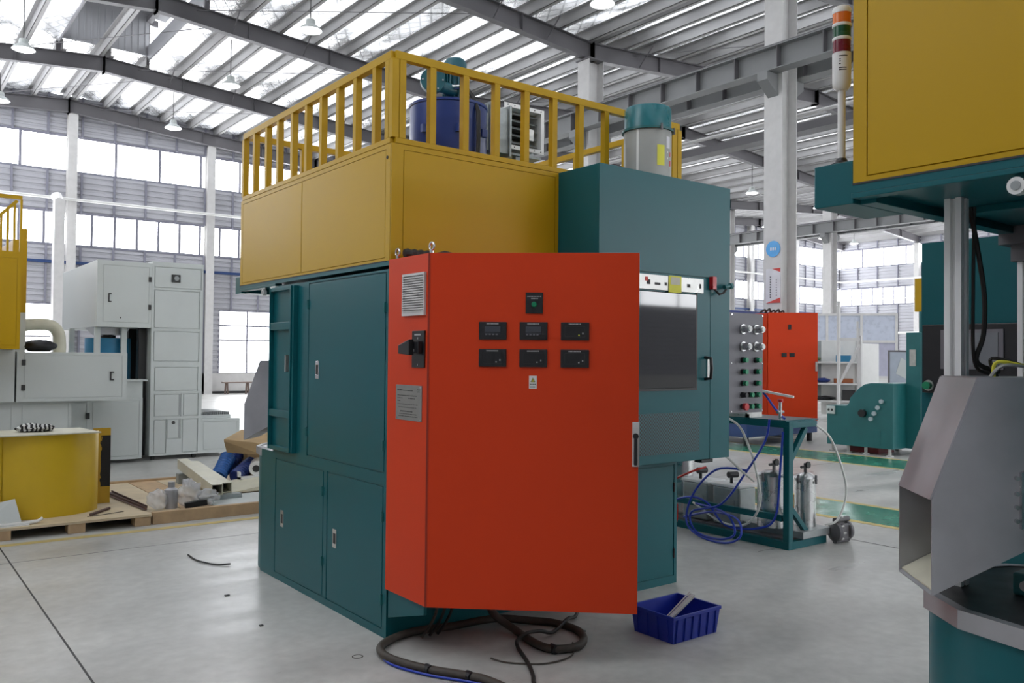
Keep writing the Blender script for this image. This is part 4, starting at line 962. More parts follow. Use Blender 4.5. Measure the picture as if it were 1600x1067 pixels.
for y, l in ((4.66, 'grey boxy filter housing with valve on the cart, next to the pressure tank'), (5.0, 'grey boxy filter housing on the cart, next to the narrow tank')):
    t = thing('filter_box', l, 'filter', (6.02, y, .076))
    build('housing', BX(5.91, 6.14, y-.15, y+.13, .076, .40), GALV, t, bevel=.015)
    build('lid', BX(5.9, 6.15, y-.16, y+.14, .40, .425), ALU, t, bevel=.006)
    build('valve', MB().cyl((6.0, y, .425), (6.0, y, .52), .014, 10).cyl((5.96, y, .50), (6.05, y-.02, .50), .028, 12), BLACK, t, smooth=40)
    build('vent_leaf', MB().box(5.905, 5.912, y-.1, y-.02, .2, .3), SILV, t)
HO = [('hose', BLUEH, [(5.79, 4.0, .93), (5.78, 4.02, .6), (5.78, 4.06, .25), (5.75, 4.2, .14), (5.72, 4.5, .12), (5.72, 4.7, .28), (5.72, 4.9, .3), (5.74, 5.2, .2)], 'blue hose running down the upright of the teal cart'),
      ('hose', BLUEH, [(5.70, 4.27, .60), (5.66, 4.55, .58), (5.62, 4.76, .36), (5.60, 4.82, .12), (5.58, 4.66, .02), (5.54, 4.36, .02), (5.55, 4.22, .10), (5.60, 4.3, .22), (5.66, 4.6, .22), (5.72, 4.95, .12)], 'large blue hose loop hanging beside the cart down to the floor'),
      ('hose', BLUEH, [(5.78, 4.12, 1.02), (5.77, 4.15, .85), (5.72, 4.3, .58), (5.66, 4.5, .3), (5.62, 4.78, .2), (5.60, 4.72, .05), (5.57, 4.45, .03), (5.58, 4.3, .1), (5.62, 4.42, .24), (5.7, 4.8, .26)], 'second blue hose loop inside the large one beside the cart'),
      ('hose', BLUEH, [(5.84, 4.02, 1.03), (5.9, 4.15, 1.10), (5.9, 4.3, 1.25), (5.85, 4.5, 1.3)], 'blue hose rising over the cart tray to the control box'),
      ('hose', WHOSE, [(5.76, 4.55, 1.02), (5.76, 4.40, .95), (5.75, 4.3, .8), (5.74, 4.22, .62), (5.75, 4.18, .35), (5.73, 4.3, .16), (5.72, 4.55, .14), (5.72, 4.85, .26)], 'clear white hose curving from the cart tray down to the shelf'),
      ('hose', WHOSE, [(5.8, 4.75, 1.0), (5.74, 4.75, .75), (5.70, 4.5, .70), (5.68, 4.32, .6), (5.7, 4.2, .52)], 'thin white hose crossing in front of the tanks'),
      ('hose', WHOSE, [(6.19, 3.965, .97), (6.30, 3.9, .86), (6.38, 3.84, .6), (6.40, 3.82, .4), (6.32, 3.85, .2), (6.25, 3.92, .16)], 'white hose hanging in an arc off the cart end'),
      ('hose', RHOSE, [(5.74, 5.1, .42), (5.78, 4.9, .52), (5.9, 4.86, .55)], 'red hose from the filter valve towards the teal pedestal'),
      ('hose', RHOSE, [(5.70, 5.02, .22), (5.64, 4.97, .1), (5.64, 5.03, .0), (5.66, 5.13, -.0)], 'thick red hose loop beside the teal pedestal'),
      ('hose', mat('yellow_green_hose', (.35, .42, .05), .4), [(5.74+.0, 4.92+.07*math.cos(a), .80+.075*math.sin(a)) for a in [2*math.pi*k/12 for k in range(13)]], 'coiled yellow green hose hanging under the cart tray')]
for n_, m_, pts, l in HO:
    pts = [(p[0], p[1], max(p[2], .012)) for p in pts]
    tag(build(n_, MB().tube(smoothp(pts), .016 if m_ is RHOSE and len(pts) == 4 else .0095, 7), m_, None, pts[0], smooth=60), l, 'hose', 'hoses around the cart')
tag(build('white_lath', MB().bar((5.80, 4.62, 1.30), (5.96, 4.02, 1.20), .035, .018), WHITE, None, (5.9, 4.3, 1.2)), 'long white plastic trunking strip jutting over the cart tray', 'strip')
tag(build('tray_clip_rail', MB().box(5.80, 5.83, 4.35, 4.72, 1.02, 1.05).box(5.80, 6.0, 4.35, 4.37, 1.02, 1.12).box(5.80, 6.0, 4.70, 4.72, 1.02, 1.10), SILV, None, (5.9, 4.5, 1.02)), 'small open metal bracket on the cart tray below the knob panel', 'bracket')
vv = thing('brass_valve', 'small valve with knob standing on the corner of the cart tray', 'valve', (5.84, 4.06, 1.02))
build('stem', MB().cyl((5.84, 4.06, 1.02), (5.84, 4.06, 1.16), .014, 10).cyl((5.80, 4.06, 1.08), (5.88, 4.06, 1.08), .012, 8), STEELW, vv, smooth=40)
build('knob', MB().cyl((5.84, 4.06, 1.16), (5.84, 4.06, 1.185), .022, 12), REDB, vv)
vg_ = thing('regulator', 'black air regulator hanging in front of the far red cabinet', 'regulator', (5.87, 4.42, 1.30))
build('body', MB().cyl((5.90, 4.42, 1.12), (5.90, 4.42, 1.46), .03, 12).cyl((5.83, 4.42, 1.38), (5.97, 4.42, 1.38), .035, 12), BLACK, vg_, smooth=40)
build('post', BX(5.89, 5.91, 4.41, 4.43, 1.02, 1.14), STEELW, vg_)
build('fitting', MB().cyl((5.86, 4.40, 1.22), (5.86, 4.36, 1.22), .018, 10).cyl((5.94, 4.40, 1.22), (5.94, 4.36, 1.22), .018, 10), mat('brass', (.6, .4, .15), .3, metal=1.), vg_)
DP = thing('diaphragm_pump', 'grey diaphragm pump on the floor at the end of the cart', 'pump', (6.42, 3.88, 0))
for s in (-1, 1):
    c_ = Vector((6.42+s*.055, 3.88, .095)); a_ = Vector((1, -.25, 0)).normalized()*s
    build('chamber', MB().tube([c_, c_+a_*.01, c_+a_*.035, c_+a_*.05], [.075, .082, .075, .04], 24), STEELG, DP, smooth=40)
    for k in range(8):
        an = 2*math.pi*k/8; p = c_+Vector((0, .072*math.cos(an), .072*math.sin(an))); build('bolt', MB().cyl(p-a_*.012, p+a_*.02, .008, 6), SILV, DP)
build('body', BX(6.37, 6.47, 3.83, 3.93, .03, .16), STEELG, DP, bevel=.01)
for z_ in (.19, .022): build('manifold', MB().cyl((6.33, 3.88, z_), (6.51, 3.87, z_), .022, 12), STEELG, DP, smooth=40)
build('port', MB().cyl((6.42, 3.88, .19), (6.42, 3.88, .225), .02, 10), STEELW, DP)

# ------------------------------------------------------------------ far blue machine with its own red cabinet
BM = thing('blue_machine', 'dark blue machine standing behind the far red cabinet and knob panel', 'machine', (13.1, 10.5, 0))
build('base', BX(12.0, 14.1, 9.0, 12.4, .16, .406), BLUED, BM, bevel=.01)
build('body', BX(12.2, 14.1, 9.95, 12.2, .406, 2.0), BLUED, BM, bevel=.01)
build('upper_frame', BX(12.75, 14.1, 9.98, 12.2, 2.0, 2.42), BLUE, BM, bevel=.01)
build('control_box', BX(12.25, 12.5, 9.98, 10.5, 2.0, 2.5), LBLUE, BM, bevel=.01)
build('grey_post', BX(12.52, 12.58, 9.97, 10.05, 2.0, 2.9), GREY, BM)
for x, y in ((12.1, 9.1), (14.0, 9.1), (12.1, 12.3), (14.0, 12.3)): build('foot', MB().cyl((x, y, 0), (x, y, .16), .05, 12), BLACK, BM)
tag(build('timber_post', BX(12.62, 12.70, 9.98, 10.06, 2.0, 2.75), WOOD, None, (12.66, 10.0, 2.0)), 'orange timber post standing on top of the blue machine', 'post')
R2 = thing('far_control_cabinet', 'far red control cabinet with open door, beyond the hoses and cart', 'cabinet', (13.02, 9.33, .408))
k0 = Vector((13.0, 9.3, 0)); d2 = dg; n2 = ng; z0, z1 = .41, 2.353; S_ = .889; Z_ = lambda z: 1.5+(z-1.5)*S_
def kbox(mb, u0, u1, za, zb, n0, n1):
    p = [k0+d2*a+n2*c for a, c in ((u0, n0), (u0, n1), (u1, n1), (u1, n0))]; return mb.hexa([(q.x, q.y, za) for q in p]+[(q.x, q.y, zb) for q in p])
build('door', kbox(MB(), 0, .88, z0, z1, -.03, 0), RED, R2, bevel=.004)
build('shell', BX(13.0, 13.9, 9.32, 9.8, z0-.004, z1-.01), RED, R2, bevel=.004)
for u0, u1, za, zb in ((.40, .46, 2.12, 2.22), (.27, .37, 1.56, 1.64), (.43, .53, 1.56, 1.64)): build('meter', kbox(MB(), u0*S_, u1*S_, Z_(za), Z_(zb), 0, .012), BLACK, R2)
build('lock_handle', kbox(MB(), .835, .87, 1.30, 1.47, 0, .02), SILV, R2)
build('vent_grille', BX(12.985, 13.0, 9.42, 9.66, 2.05, 2.27), GREYD, R2)
build('main_switch', BX(12.98, 13.0, 9.42, 9.58, 1.55, 1.72), BLACK, R2); build('nameplate', BX(12.99, 13.0, 9.40, 9.62, 1.30, 1.45), PURPLE, R2)
for i in range(5): tag(build('cable', MB().tube(smoothp([(13.1+.14*i, 9.55, 2.36), (13.18+.14*i, 9.5, 2.42+.02*(i % 2)), (13.28+.14*i, 9.55, 2.36)]), .018, 6), RUB, None, (13.1+.14*i, 9.55, 2.35)), 'black cable loop lying on top of the far red cabinet', 'cable', 'cable loops on the far red cabinet')

# ------------------------------------------------------------------ far teal machine with curved front
TM = thing('curved_teal_machine', 'low teal machine with a curved shoulder and row of round knobs', 'machine', (13.1, 7.3, 0))
ty0, ty1 = 6.80, 7.93; tx0, tx1 = 12.70, 13.9
pf_ = [(ty1, .12), (ty1, .76), (7.60, .76)]
for k in range(7):
    a = k/6*math.pi/2; pf_.append((7.60-.13*math.sin(a)*.6, .76+.13*(1-math.cos(a))))
pf_ += [(7.44, .98), (7.36, 1.06), (7.27, 1.12), (7.16, 1.145), (ty0, 1.145), (ty0, .12)]
build('body', MB().prism([(tx0, y, z) for y, z in pf_], (tx1-tx0, 0, 0)), TEALD, TM, bevel=.006)
for y, z in ((6.98, .86), (7.04, .76), (7.10, .665), (7.155, .575)): build('round_knob', MB().cyl((tx0, y, z), (tx0-.03, y, z), .035, 14), mat('pale_knob', (.40, .47, .50), .4) if y < 6.99 else bpy.data.materials['pale_knob'], TM, smooth=40)
build('handwheel', MB().cyl((tx0, 7.29, .66), (tx0-.06, 7.29, .66), .06, 18), BLACK, TM, smooth=40)
sb_ = build('socket_box', BX(tx0-.03, tx0, 7.78, 7.92, .62, .75), GREY, TM); build('socket', MB().cyl((tx0-.03, 7.82, .685), (tx0-.035, 7.82, .685), .02, 10).cyl((tx0-.03, 7.88, .685), (tx0-.035, 7.88, .685), .02, 10), INK, sb_)
build('hatch', BX(tx0-.006, tx0, 7.0, 7.24, .17, .40), TEALD, TM)
for x in (12.8, 13.8):
    for y in (6.9, 7.3, 7.6, 7.88):
        build('foot', MB().cyl((x, y, 0), (x, y, .13), .025, 10).cyl((x, y, 0), (x, y, .02), .06, 12), SILV, TM)
build('tower', BX(13.1, 13.9, 6.56, 6.80, .12, 1.95), TEALD, TM, bevel=.006)
build('tower_plate', BX(13.09, 13.10, 6.64, 6.74, 1.42, 1.68), SILV, TM)
build('foot', MB().cyl((13.5, 6.68, 0), (13.5, 6.68, .13), .03, 10), SILV, TM)
YC = thing('yellow_far_unit', 'narrow yellow unit on a stand showing beyond the teal control wall', 'machine', (15.5, 7.6, 0))
build('stand', BX(15.2, 16.2, 7.15, 7.65, 0, 2.4), TEALD, YC); build('unit', BX(15.2, 16.2, 7.15, 7.73, 2.4, 3.0), YEL, YC)
tag(build('red_tray', BX(13.0, 13.5, 7.2, 7.7, 0, .09), mat('dark_red_plastic', (.25, .01, .015), .4), None, (13.2, 7.4, 0), bevel=.01), 'dark red tray on the floor under the curved teal machine', 'tray')

# shelving and partitions beyond
SH = thing('shelf_rack', 'pale metal shelf rack with three loaded shelves behind the curved teal machine', 'shelf', (19.5, 12.0, 0))
s0 = Vector((18.9, 12.9, 0)); sd_ = Vector((.55, -.84, 0)).normalized(); sn = Vector((-sd_.y, sd_.x, 0))
def sbox(mb, u0, u1, za, zb, n0, n1):
    p = [s0+sd_*a+sn*c for a, c in ((u0, n0), (u1, n0), (u1, n1), (u0, n1))]; return mb.hexa([(q.x, q.y, za) for q in p]+[(q.x, q.y, zb) for q in p])
for u in (0, 1.65):
    for n_ in (0, .5): build('post', sbox(MB(), u, u+.05, 0, 2.5 if n_ else 2.3, n_, n_+.05), WHITEP, SH)
for z in (.44, .88, 1.42): build('shelf_board', sbox(MB(), 0, 1.7, z, z+.045, 0, .55), WHITEP, SH)
build('side_panel', sbox(MB(), 0.0, .8, .5, 2.0, .54, .56), GREYD, SH); build('back_panel', sbox(MB(), .8, 1.65, .1, 2.0, .54, .56), WHITE, SH)
def on_shelf(name, u0, u1, z, h, m, label, cat, blob=False):
    mb = MB(); c_ = s0+sd_*((u0+u1)/2)+sn*.22
    if blob: mb.blob((c_.x, c_.y, z+h*.5), ((u1-u0)/2, (u1-u0)/2*.7, h*.52), 3, .15)
    else: sbox(mb, u0, u1, z, z+h, .1, .38)
    tag(build(name, mb, m, None, (c_.x, c_.y, z), smooth=60 if blob else None), label, cat)
on_shelf('folded_cloth', .05, .85, 1.466, .14, OLIVE, 'olive green cloth bundle on the top shelf of the rack', 'cloth', True)
on_shelf('tool_box', 1.15, 1.5, 1.466, .16, LBLUE, 'pale blue box on the top shelf of the rack', 'box')
on_shelf('red_bag', .35, .65, .926, .10, REDB, 'red bundle on the middle shelf of the rack', 'bag', True)
on_shelf('blue_bag', .65, 1.05, .926, .12, BLUE, 'blue bundle on the middle shelf of the rack', 'bag', True)
on_shelf('orange_box', 1.1, 1.55, .926, .11, mat('rust_orange', (.30, .09, .03), .6), 'rusty orange box on the middle shelf of the rack', 'box')
on_shelf('yellow_box', .1, .5, .486, .09, YNOTE, 'yellow box on the lowest visible shelf of the rack', 'box')
on_shelf('dark_parts', .55, 1.2, .486, .10, BLACK, 'dark heap of parts on the lowest visible shelf', 'parts', True)
on_shelf('dark_case', 1.3, 1.6, .486, .26, INK, 'dark case at the end of the lowest visible shelf', 'case')
GP = thing('glazed_partition', 'tall pale glazed partition behind the shelf rack', 'partition', (27, 15, 0))
g0 = Vector((25.4, 17.2, 0)); gd = Vector((.62, -.78, 0)).normalized(); gn = Vector((-gd.y, gd.x, 0))
def gbox(mb, u0, u1, za, zb, n0, n1):
    p = [g0+gd*a+gn*c for a, c in ((u0, n0), (u1, n0), (u1, n1), (u0, n1))]; return mb.hexa([(q.x, q.y, za) for q in p]+[(q.x, q.y, zb) for q in p])
for u in (0, 1.1, 2.2, 3.3): build('post', gbox(MB(), u, u+.08, 0, 3.1, 0, .08), WHITEP, GP)
for z in (.9, 2.1, 3.02): build('rail', gbox(MB(), 0, 3.38, z, z+.08, .002, .078), WHITEP, GP)
GPM = mat('pale_blue_partition_panel', (.52, .56, .66), .3)
for u in (.08, 1.18, 2.28):
    for za, zb, m_ in ((.0, .9, WHITE), (.98, 2.1, mat('lilac_panel%d' % int(u*10), (.42, .42, .52), .4)), (2.18, 3.02, GPM)): build('panel', gbox(MB(), u, u+1.02, za, zb, .03, .05), m_, GP)
NB = thing('notice_board', 'white notice board on a dark framed stand beyond the curved teal machine', 'board', (20.5, 10.6, 0))
n0_ = Vector((20.3, 10.95, 0)); nd = Vector((.62, -.78, 0)).normalized(); nn = Vector((-nd.y, nd.x, 0))
def nbox(mb, u0, u1, za, zb, a0, a1):
    p = [n0_+nd*a+nn*c for a, c in ((u0, a0), (u1, a0), (u1, a1), (u0, a1))]; return mb.hexa([(q.x, q.y, za) for q in p]+[(q.x, q.y, zb) for q in p])
build('panel', nbox(MB(), 0, .62, .95, 1.72, .0, .03), mat('board_grey_blue', (.40, .45, .52), .4), NB)
build('frame', MB().add(*(lambda q: (q.v, q.f))(nbox(MB(), -.04, 0, .0, 1.76, -.01, .04))).add(*(lambda q: (q.v, q.f))(nbox(MB(), .62, .66, 0, 1.76, -.01, .04))).add(*(lambda q: (q.v, q.f))(nbox(MB(), 0, .62, 1.72, 1.76, -.01, .04))), STEELG, NB)
q = [n0_+nd*a-nn*.012+Vector((0, 0, z)) for a, z in ((.14, 1.18), (.38, 1.05), (.50, 1.42), (.26, 1.58))]
build('notice_sheet', MB().prism(q, nn*.008), GREY, NB)
WC = thing('white_cupboard', 'white cupboard with small dark latches beside the notice board', 'cupboard', (20.8, 12.2, 0))
build('body', BX(20.6, 21.6, 11.95, 12.5, .0, 1.95), WHITE, WC, bevel=.01)
build('latch', MB().box(20.59, 20.6, 12.05, 12.1, .9, 1.05).box(20.59, 20.6, 12.2, 12.25, .9, 1.05), INK, WC)
LF = thing('leaning_frame', 'pale tall steel frame with a diagonal brace, beside the shelf rack', 'frame', (20, 11.7, 0))
for p0, p1 in (((19.0, 11.55, 0), (19.0, 11.55, 2.95)), ((19.3, 11.15, 0), (19.3, 11.15, 2.1)), ((19.0, 11.55, .9), (19.3, 11.15, 1.9)), ((19.0, 11.55, 2.02), (19.3, 11.15, 2.02))): build('frame_member', MB().bar(p0, p1, .06), WHITEP, LF)

# ------------------------------------------------------------------ grey machines on the left
TG = thing('grey_tower_machine', 'pale grey machine with an overhanging door box and tall panelled tower', 'machine', (3.2, 12.5, 0))
TY = 12.5
build('door_box', BX(2.505, 3.21, TY+.006, 15.0, 1.86, 2.77), GREY, TG, bevel=.004)
f_, d_ = face('box_door', 'y', TY+.006, -1, (2.505, 3.21, 1.86, 2.77), [(2.585, 3.165, 1.93, 2.70)], GREY, TG, frame='box_frame')
build('latch', MB().box(2.645, 2.66, TY-.012, TY, 2.20, 2.32).box(2.66, 2.685, TY-.012, TY, 2.305, 2.32).box(2.66, 2.685, TY-.012, TY, 2.20, 2.215), INK, d_[0])
build('lock', BX(2.80, 2.81, TY-.01, TY, 1.98, 2.0), INK, d_[0])
for z in (2.54, 2.15): build('hinge', BX(3.165, 3.20, TY-.014, TY, z-.035, z+.035), INK, TG)
build('tower', BX(3.21, 3.92, TY+.006, 13.7, .06, 2.80), GREY, TG, bevel=.004)
face('tower_panel', 'y', TY+.006, -1, (3.21, 3.92, .06, 2.80), [(3.25, 3.88, 2.44, 2.72), (3.25, 3.86, 1.87, 2.39), (3.25, 3.86, 1.40, 1.81), (3.27, 3.85, .98, 1.30), (3.27, 3.62, .62, .92), (3.67, 3.86, .62, .92), (3.27, 3.42, .10, .56), (3.45, 3.62, .30, .56), (3.66, 3.86, .10, .56)], GREY, TG, gap=.013, t=.014, frame='tower_frame')
gb = build('gauge_box', BX(3.47, 3.59, TY-.03, TY, 2.52, 2.63), INK, TG); build('gauge', MB().cyl((3.535, TY-.03, 2.575), (3.535, TY-.04, 2.575), .035, 16), GREYD, gb)
build('recess_edge', MB().box(3.60, 3.615, TY-.012, TY, .62, .92).box(3.60, 3.615, TY-.012, TY, .30, .56), GREYD, TG)
build('cable_port', MB().cyl((3.53, TY-.01, .52), (3.53, TY, .52), .025, 12), INK, TG)
build('side_cabinet', BX(3.92, 4.49, TY+.006, 13.6, .06, .55), GREY, TG, bevel=.004)
face('side_panel', 'y', TY+.006, -1, (3.92, 4.49, .06, .55), [(3.96, 4.44, .11, .51)], GREY, TG)
build('motor_cover', MB().box(3.94, 4.40, 12.65, 13.3, .55, .60), GREY, TG)
fn = MB()
for k in range(16): fn.box(3.95+.028*k, 3.962+.028*k, 12.65, 13.3, .60, .64+.012*math.sin(math.pi*k/15))
build('cooling_rib', fn, GREYD, TG)
build('rear_frame', MB().box(3.10, 3.205, 13.3, 13.6, .06, 1.86).box(3.10, 3.20, 12.7, 12.76, .06, 1.86), INK, TG)
for x in (3.28, 3.85, 4.4): build('foot', MB().cyl((x, 12.6, 0), (x, 12.6, .06), .03, 10), INK, TG)
for x, y in ((2.56, 12.72), (2.90, 12.72), (2.45, 13.9)): build('support_post', BX(x-.035, x+.035, y-.035, y+.035, .9 if y < 13 else .0, 1.86), GREY, TG)
build('hopper', MB().hexa([(2.62, 12.8, 1.76), (2.93, 12.8, 1.76), (2.93, 13.3, 1.76), (2.62, 13.3, 1.76), (2.52, 12.78, 1.86), (3.0, 12.78, 1.86), (3.0, 13.35, 1.86), (2.52, 13.35, 1.86)]), STEEL, TG)
bd_ = build('blue_drum', MB().lathe(2.78, 13.1, [(0, .89), (.30, .89), (.30, 1.71), (0, 1.72)], 32), LBLUE, TG, smooth=40); bd_['label'] = 'blue painted drum under the door box'
build('drum_motor', MB().lathe(2.78, 13.1, [(.10, 1.715), (.10, 1.75), (.05, 1.76), (0, 1.77)], 20), BLACK, TG, smooth=40)
GC = thing('grey_cabinet_machine', 'low pale grey machine with a wide door, carrying a yellow railed box', 'machine', (1.8, 12, 0))
build('lower_body', BX(.3, 3.09, 12.41, 13.5, .05, .888), GREY, GC, bevel=.004)
face('lower_panel', 'y', 12.41, -1, (.3, 3.09, .05, .888), [(1.45, 2.05, .10, .84), (2.12, 2.38, .10, .84), (2.46, 3.04, .10, .84)], GREY, GC, frame='lower_frame')
build('hinge', BX(2.375, 2.42, 12.38, 12.402, .62, .70), INK, GC)
build('step_box', BX(2.6, 3.09, 12.42, 12.64, .888, 1.12), GREY, GC); build('step_top', BX(2.68, 3.14, 12.36, 12.66, 1.12, 1.14), GREY, GC)
build('front_body', BX(.2, 2.06, 11.62, 12.41, .05, .91), GREY, GC)
face('front_panel', 'y', 11.62, -1, (.2, 2.06, .05, .91), [(1.53, 2.02, .10, .87), (.4, 1.41, .10, .87)], GREY, GC, frame='front_frame')
build('door_housing', BX(1.45, 2.67, 11.506, 12.405, .91, 1.505), GREY, GC, bevel=.004)
f_, d_ = face('wide_door', 'y', 11.506, -1, (1.45, 2.67, .91, 1.505), [(1.53, 2.61, .955, 1.465)], GREY, GC, frame='door_frame')
build('latch', MB().box(2.47, 2.485, 11.485, 11.5, 1.16, 1.27).box(2.485, 2.515, 11.485, 11.5, 1.255, 1.27).box(2.485, 2.515, 11.485, 11.5, 1.16, 1.175), INK, d_[0])
for z in (1.38, 1.08): build('hinge', BX(1.50, 1.54, 11.485, 11.5, z-.035, z+.035), INK, GC)
build('side_housing', BX(.2, 1.43, 11.50, 13.2, .91, 1.53), GREY, GC, bevel=.004)
build('yellow_box', BX(.2, 1.41, 11.0, 12.9, 1.535, 2.60), YEL, GC, bevel=.004)
face('yellow_panel', 'y', 11.0, -1, (.2, 1.41, 1.535, 2.60), [(.3, 1.37, 1.58, 2.56)], YEL, GC, gap=.004, t=.005, frame='yellow_frame')
build('yellow_side', BX(1.41, 1.56, 11.7, 12.9, 1.98, 2.86), YEL, GC, bevel=.004)
build('grey_riser', BX(1.43, 1.56, 11.7, 12.6, 1.505, 1.98), GREY, GC)
for z in (2.60, 3.24): build('rail', BX(.2, 1.41, 11.0, 11.05, z, z+.04), YEL, GC)
build('rail', MB().bar((.9, 11.02, 2.72), (1.36, 11.02, 3.22), .035), YEL, GC)
for k in range(7): build('rail_post', BX(1.0+.065*k, 1.025+.065*k, 11.01, 11.04, 2.64, 3.24 if k == 6 else 2.85+.065*k), YEL, GC)
build('rail_post', BX(1.50, 1.56, 11.72, 11.76, 2.86, 3.0), YEL, GC)
tag(build('elbow_duct', MB().tube(smoothp([(1.565, 12.3, 1.83), (1.75, 12.3, 1.86), (1.92, 12.3, 1.85), (2.01, 12.3, 1.76), (2.03, 12.3, 1.62), (2.03, 12.3, 1.505)]), .075, 14), CREAM, None, (1.8, 12.3, 1.5), smooth=60), 'cream elbow duct curving down onto the grey machine top', 'duct')
tag(build('black_bag', MB().blob((1.72, 11.75, 1.578), (.20, .12, .075), 5, .12), BLACK, None, (1.72, 11.75, 1.505), smooth=60), 'black soft bag lying on the grey machine top', 'bag')
tag(build('dust_duct', MB().box(4.90, 5.20, 31.0, 31.4, 0, 6.55).tube([(5.05, 31.2, 6.5), (5.05, 31.5, 6.72), (5.05, 31.95, 6.76)], .14, 12), WHITEP, None, (5.05, 31.2, 0)), 'white vertical dust duct in front of the end wall windows', 'duct')
BN = thing('bench', 'small brown wooden bench against the distant end wall', 'bench', (11.2, 31.8, 0))
build('seat', BX(10.75, 11.85, 31.7, 31.95, .42, .46), PLANK, BN)
for x in (10.9, 11.7):
    for s in (-1, 1): build('leg', MB().bar((x+s*.05, 31.82, 0), (x+s*.03, 31.82, .42), .05), PLANK, BN)

# ------------------------------------------------------------------ pallets and the things on them
PA = thing('plywood_pallet', 'plywood pallet on wooden blocks under the yellow bent sheet', 'pallet', (1.1, 8.4, 0))
build('deck', BX(.2, 2.03, 7.78, 9.35, .078, .098), PLY, PA)
for x in (.32, .90, 1.44, 1.96):
    for y in (7.86, 8.55, 9.25): build('block', BX(x-.065, x+.065, y-.075, y+.075, 0, .078), WOOD, PA, bevel=.003)
P2 = thing('timber_pallet', 'low timber framed pallet loaded with tubes, bags and scrap', 'pallet', (2.9, 8.8, 0))
build('front_beam', BX(2.045, 3.75, 7.80, 7.86, 0, .105), WOOD, P2, bevel=.003)
build('rear_beam', BX(2.045, 3.75, 9.9, 9.96, 0, .105), WOOD, P2)
for k in range(6): build('deck_board', BX(2.05+.285*k, 2.325+.285*k, 7.861, 9.9, .06, .085), WOOD if k % 2 else PLY, P2)
PT = .098
cv = [(.48, 8.45), (.62, 8.30), (.80, 8.19), (1.0, 8.11), (1.2, 8.08), (1.4, 8.10), (1.56, 8.17), (1.66, 8.26), (1.71, 8.36)]
cvs = smoothp([(*p, 0) for p in cv], 4)
def sheet(pts, z0, z1, th=.006):
    mb = MB(); n = len(pts)
    for i, p in enumerate(pts):
        t = (pts[min(i+1, n-1)]-pts[max(i-1, 0)]).normalized(); nn_ = Vector((-t.y, t.x, 0))*th
        mb.v += [(p.x, p.y, z0), (p.x, p.y, z1), (p.x+nn_.x, p.y+nn_.y, z1), (p.x+nn_.x, p.y+nn_.y, z0)]
    for i in range(n-1):
        for k in range(4): mb.f.append((i*4+k, (i+1)*4+k, (i+1)*4+(k+1) % 4, i*4+(k+1) % 4))
    mb.f += [(0, 1, 2, 3), tuple(reversed(range((n-1)*4, n*4)))]
    return mb
tag(build('bent_sheet', sheet(cvs, PT+.001, .80), YELB, None, (1.2, 8.2, PT), smooth=50), 'large curved yellow sheet standing on the plywood pallet', 'sheet metal')
tag(build('bent_sheet', sheet(smoothp([(.2, 8.28, 0), (.5, 8.18, 0), (.75, 8.08, 0), (.93, 8.12, 0)], 4), PT+.001, .79), YELB, None, (.6, 8.1, PT), smooth=50), 'second curved yellow sheet cut off by the picture edge', 'sheet metal')
tag(build('smeared_sheet', BX(1.715, 1.865, 8.60, 8.612, PT+.001, .80), BURNT, None, (1.79, 8.6, PT)), 'narrow yellow sheet with a black smear beside the curved sheet', 'sheet metal')
tag(build('white_board', MB().hexa([(.70, 8.02, .802), (1.67, 8.06, .802), (1.60, 8.62, .802), (.62, 8.60, .802), (.70, 8.02, .812), (1.67, 8.06, .812), (1.60, 8.62, .812), (.62, 8.60, .812)]), CREAM, None, (1.2, 8.3, .80)), 'cream board lying across the top of the curved yellow sheet', 'board')
tag(build('striped_cloth', MB().blob((1.20, 8.36, .845), (.15, .09, .035), 2, .2, 24, 12), STRIPE, None, (1.20, 8.36, .812), smooth=60), 'crumpled black and white striped cloth on the cream board', 'cloth')
tag(build('scrap_panel', MB().hexa([(.75, 7.93, PT), (1.06, 7.93, PT), (1.06, 7.96, PT), (.75, 7.96, PT), (.75, 8.035, .24), (1.02, 8.035, .29), (1.02, 8.045, .29), (.75, 8.045, .24)]), GREY, None, (.9, 7.95, PT)), 'pale grey scrap panel leaning on the curved yellow sheet', 'panel')
tag(build('white_strip', MB().tube([(.60, 7.85, PT+.014), (1.0, 7.86, PT+.014), (1.16, 7.87, PT+.018), (1.20, 7.88, PT+.04)], .014, 8).box(.55, 1.1, 7.83, 7.9, PT, PT+.006), WHITE, None, (.9, 7.86, PT)), 'white curled plastic strip at the pallet edge', 'strip')
tag(build('short_tube', MB().cyl((1.58, 7.98, PT+.013), (1.78, 8.22, PT+.013), .012, 10), BROWN, None, (1.68, 8.1, PT), smooth=40), 'short metal tube on the plywood beside the curved sheet', 'tube')
tag(build('bent_wire', MB().tube(smoothp([(1.55, 7.95, PT+.003), (1.66, 7.97, PT+.003), (1.78, 7.99, PT+.006), (1.86, 8.04, PT+.003)]), .003, 5), INK, None, (1.7, 7.97, PT)), 'thin bent wire on the plywood in front of the short tube', 'wire')
for (p0, p1), l in zip((((1.92, 9.20, PT+.012), (2.02, 7.95, PT+.012)), ((1.99, 9.15, PT+.012), (2.05, 8.05, PT+.012))), ('dark rusty angle bar along the join of the two pallets', 'shorter dark rusty bar beside the longer one at the pallet join')):
    tag(build('angle_bar', MB().bar(p0, p1, .022, .004).bar(Vector(p0)+Vector((.010, 0, .01)), Vector(p1)+Vector((.010, 0, .01)), .004, .022), BROWN, None, p0), l, 'metal bar')
DK = .085
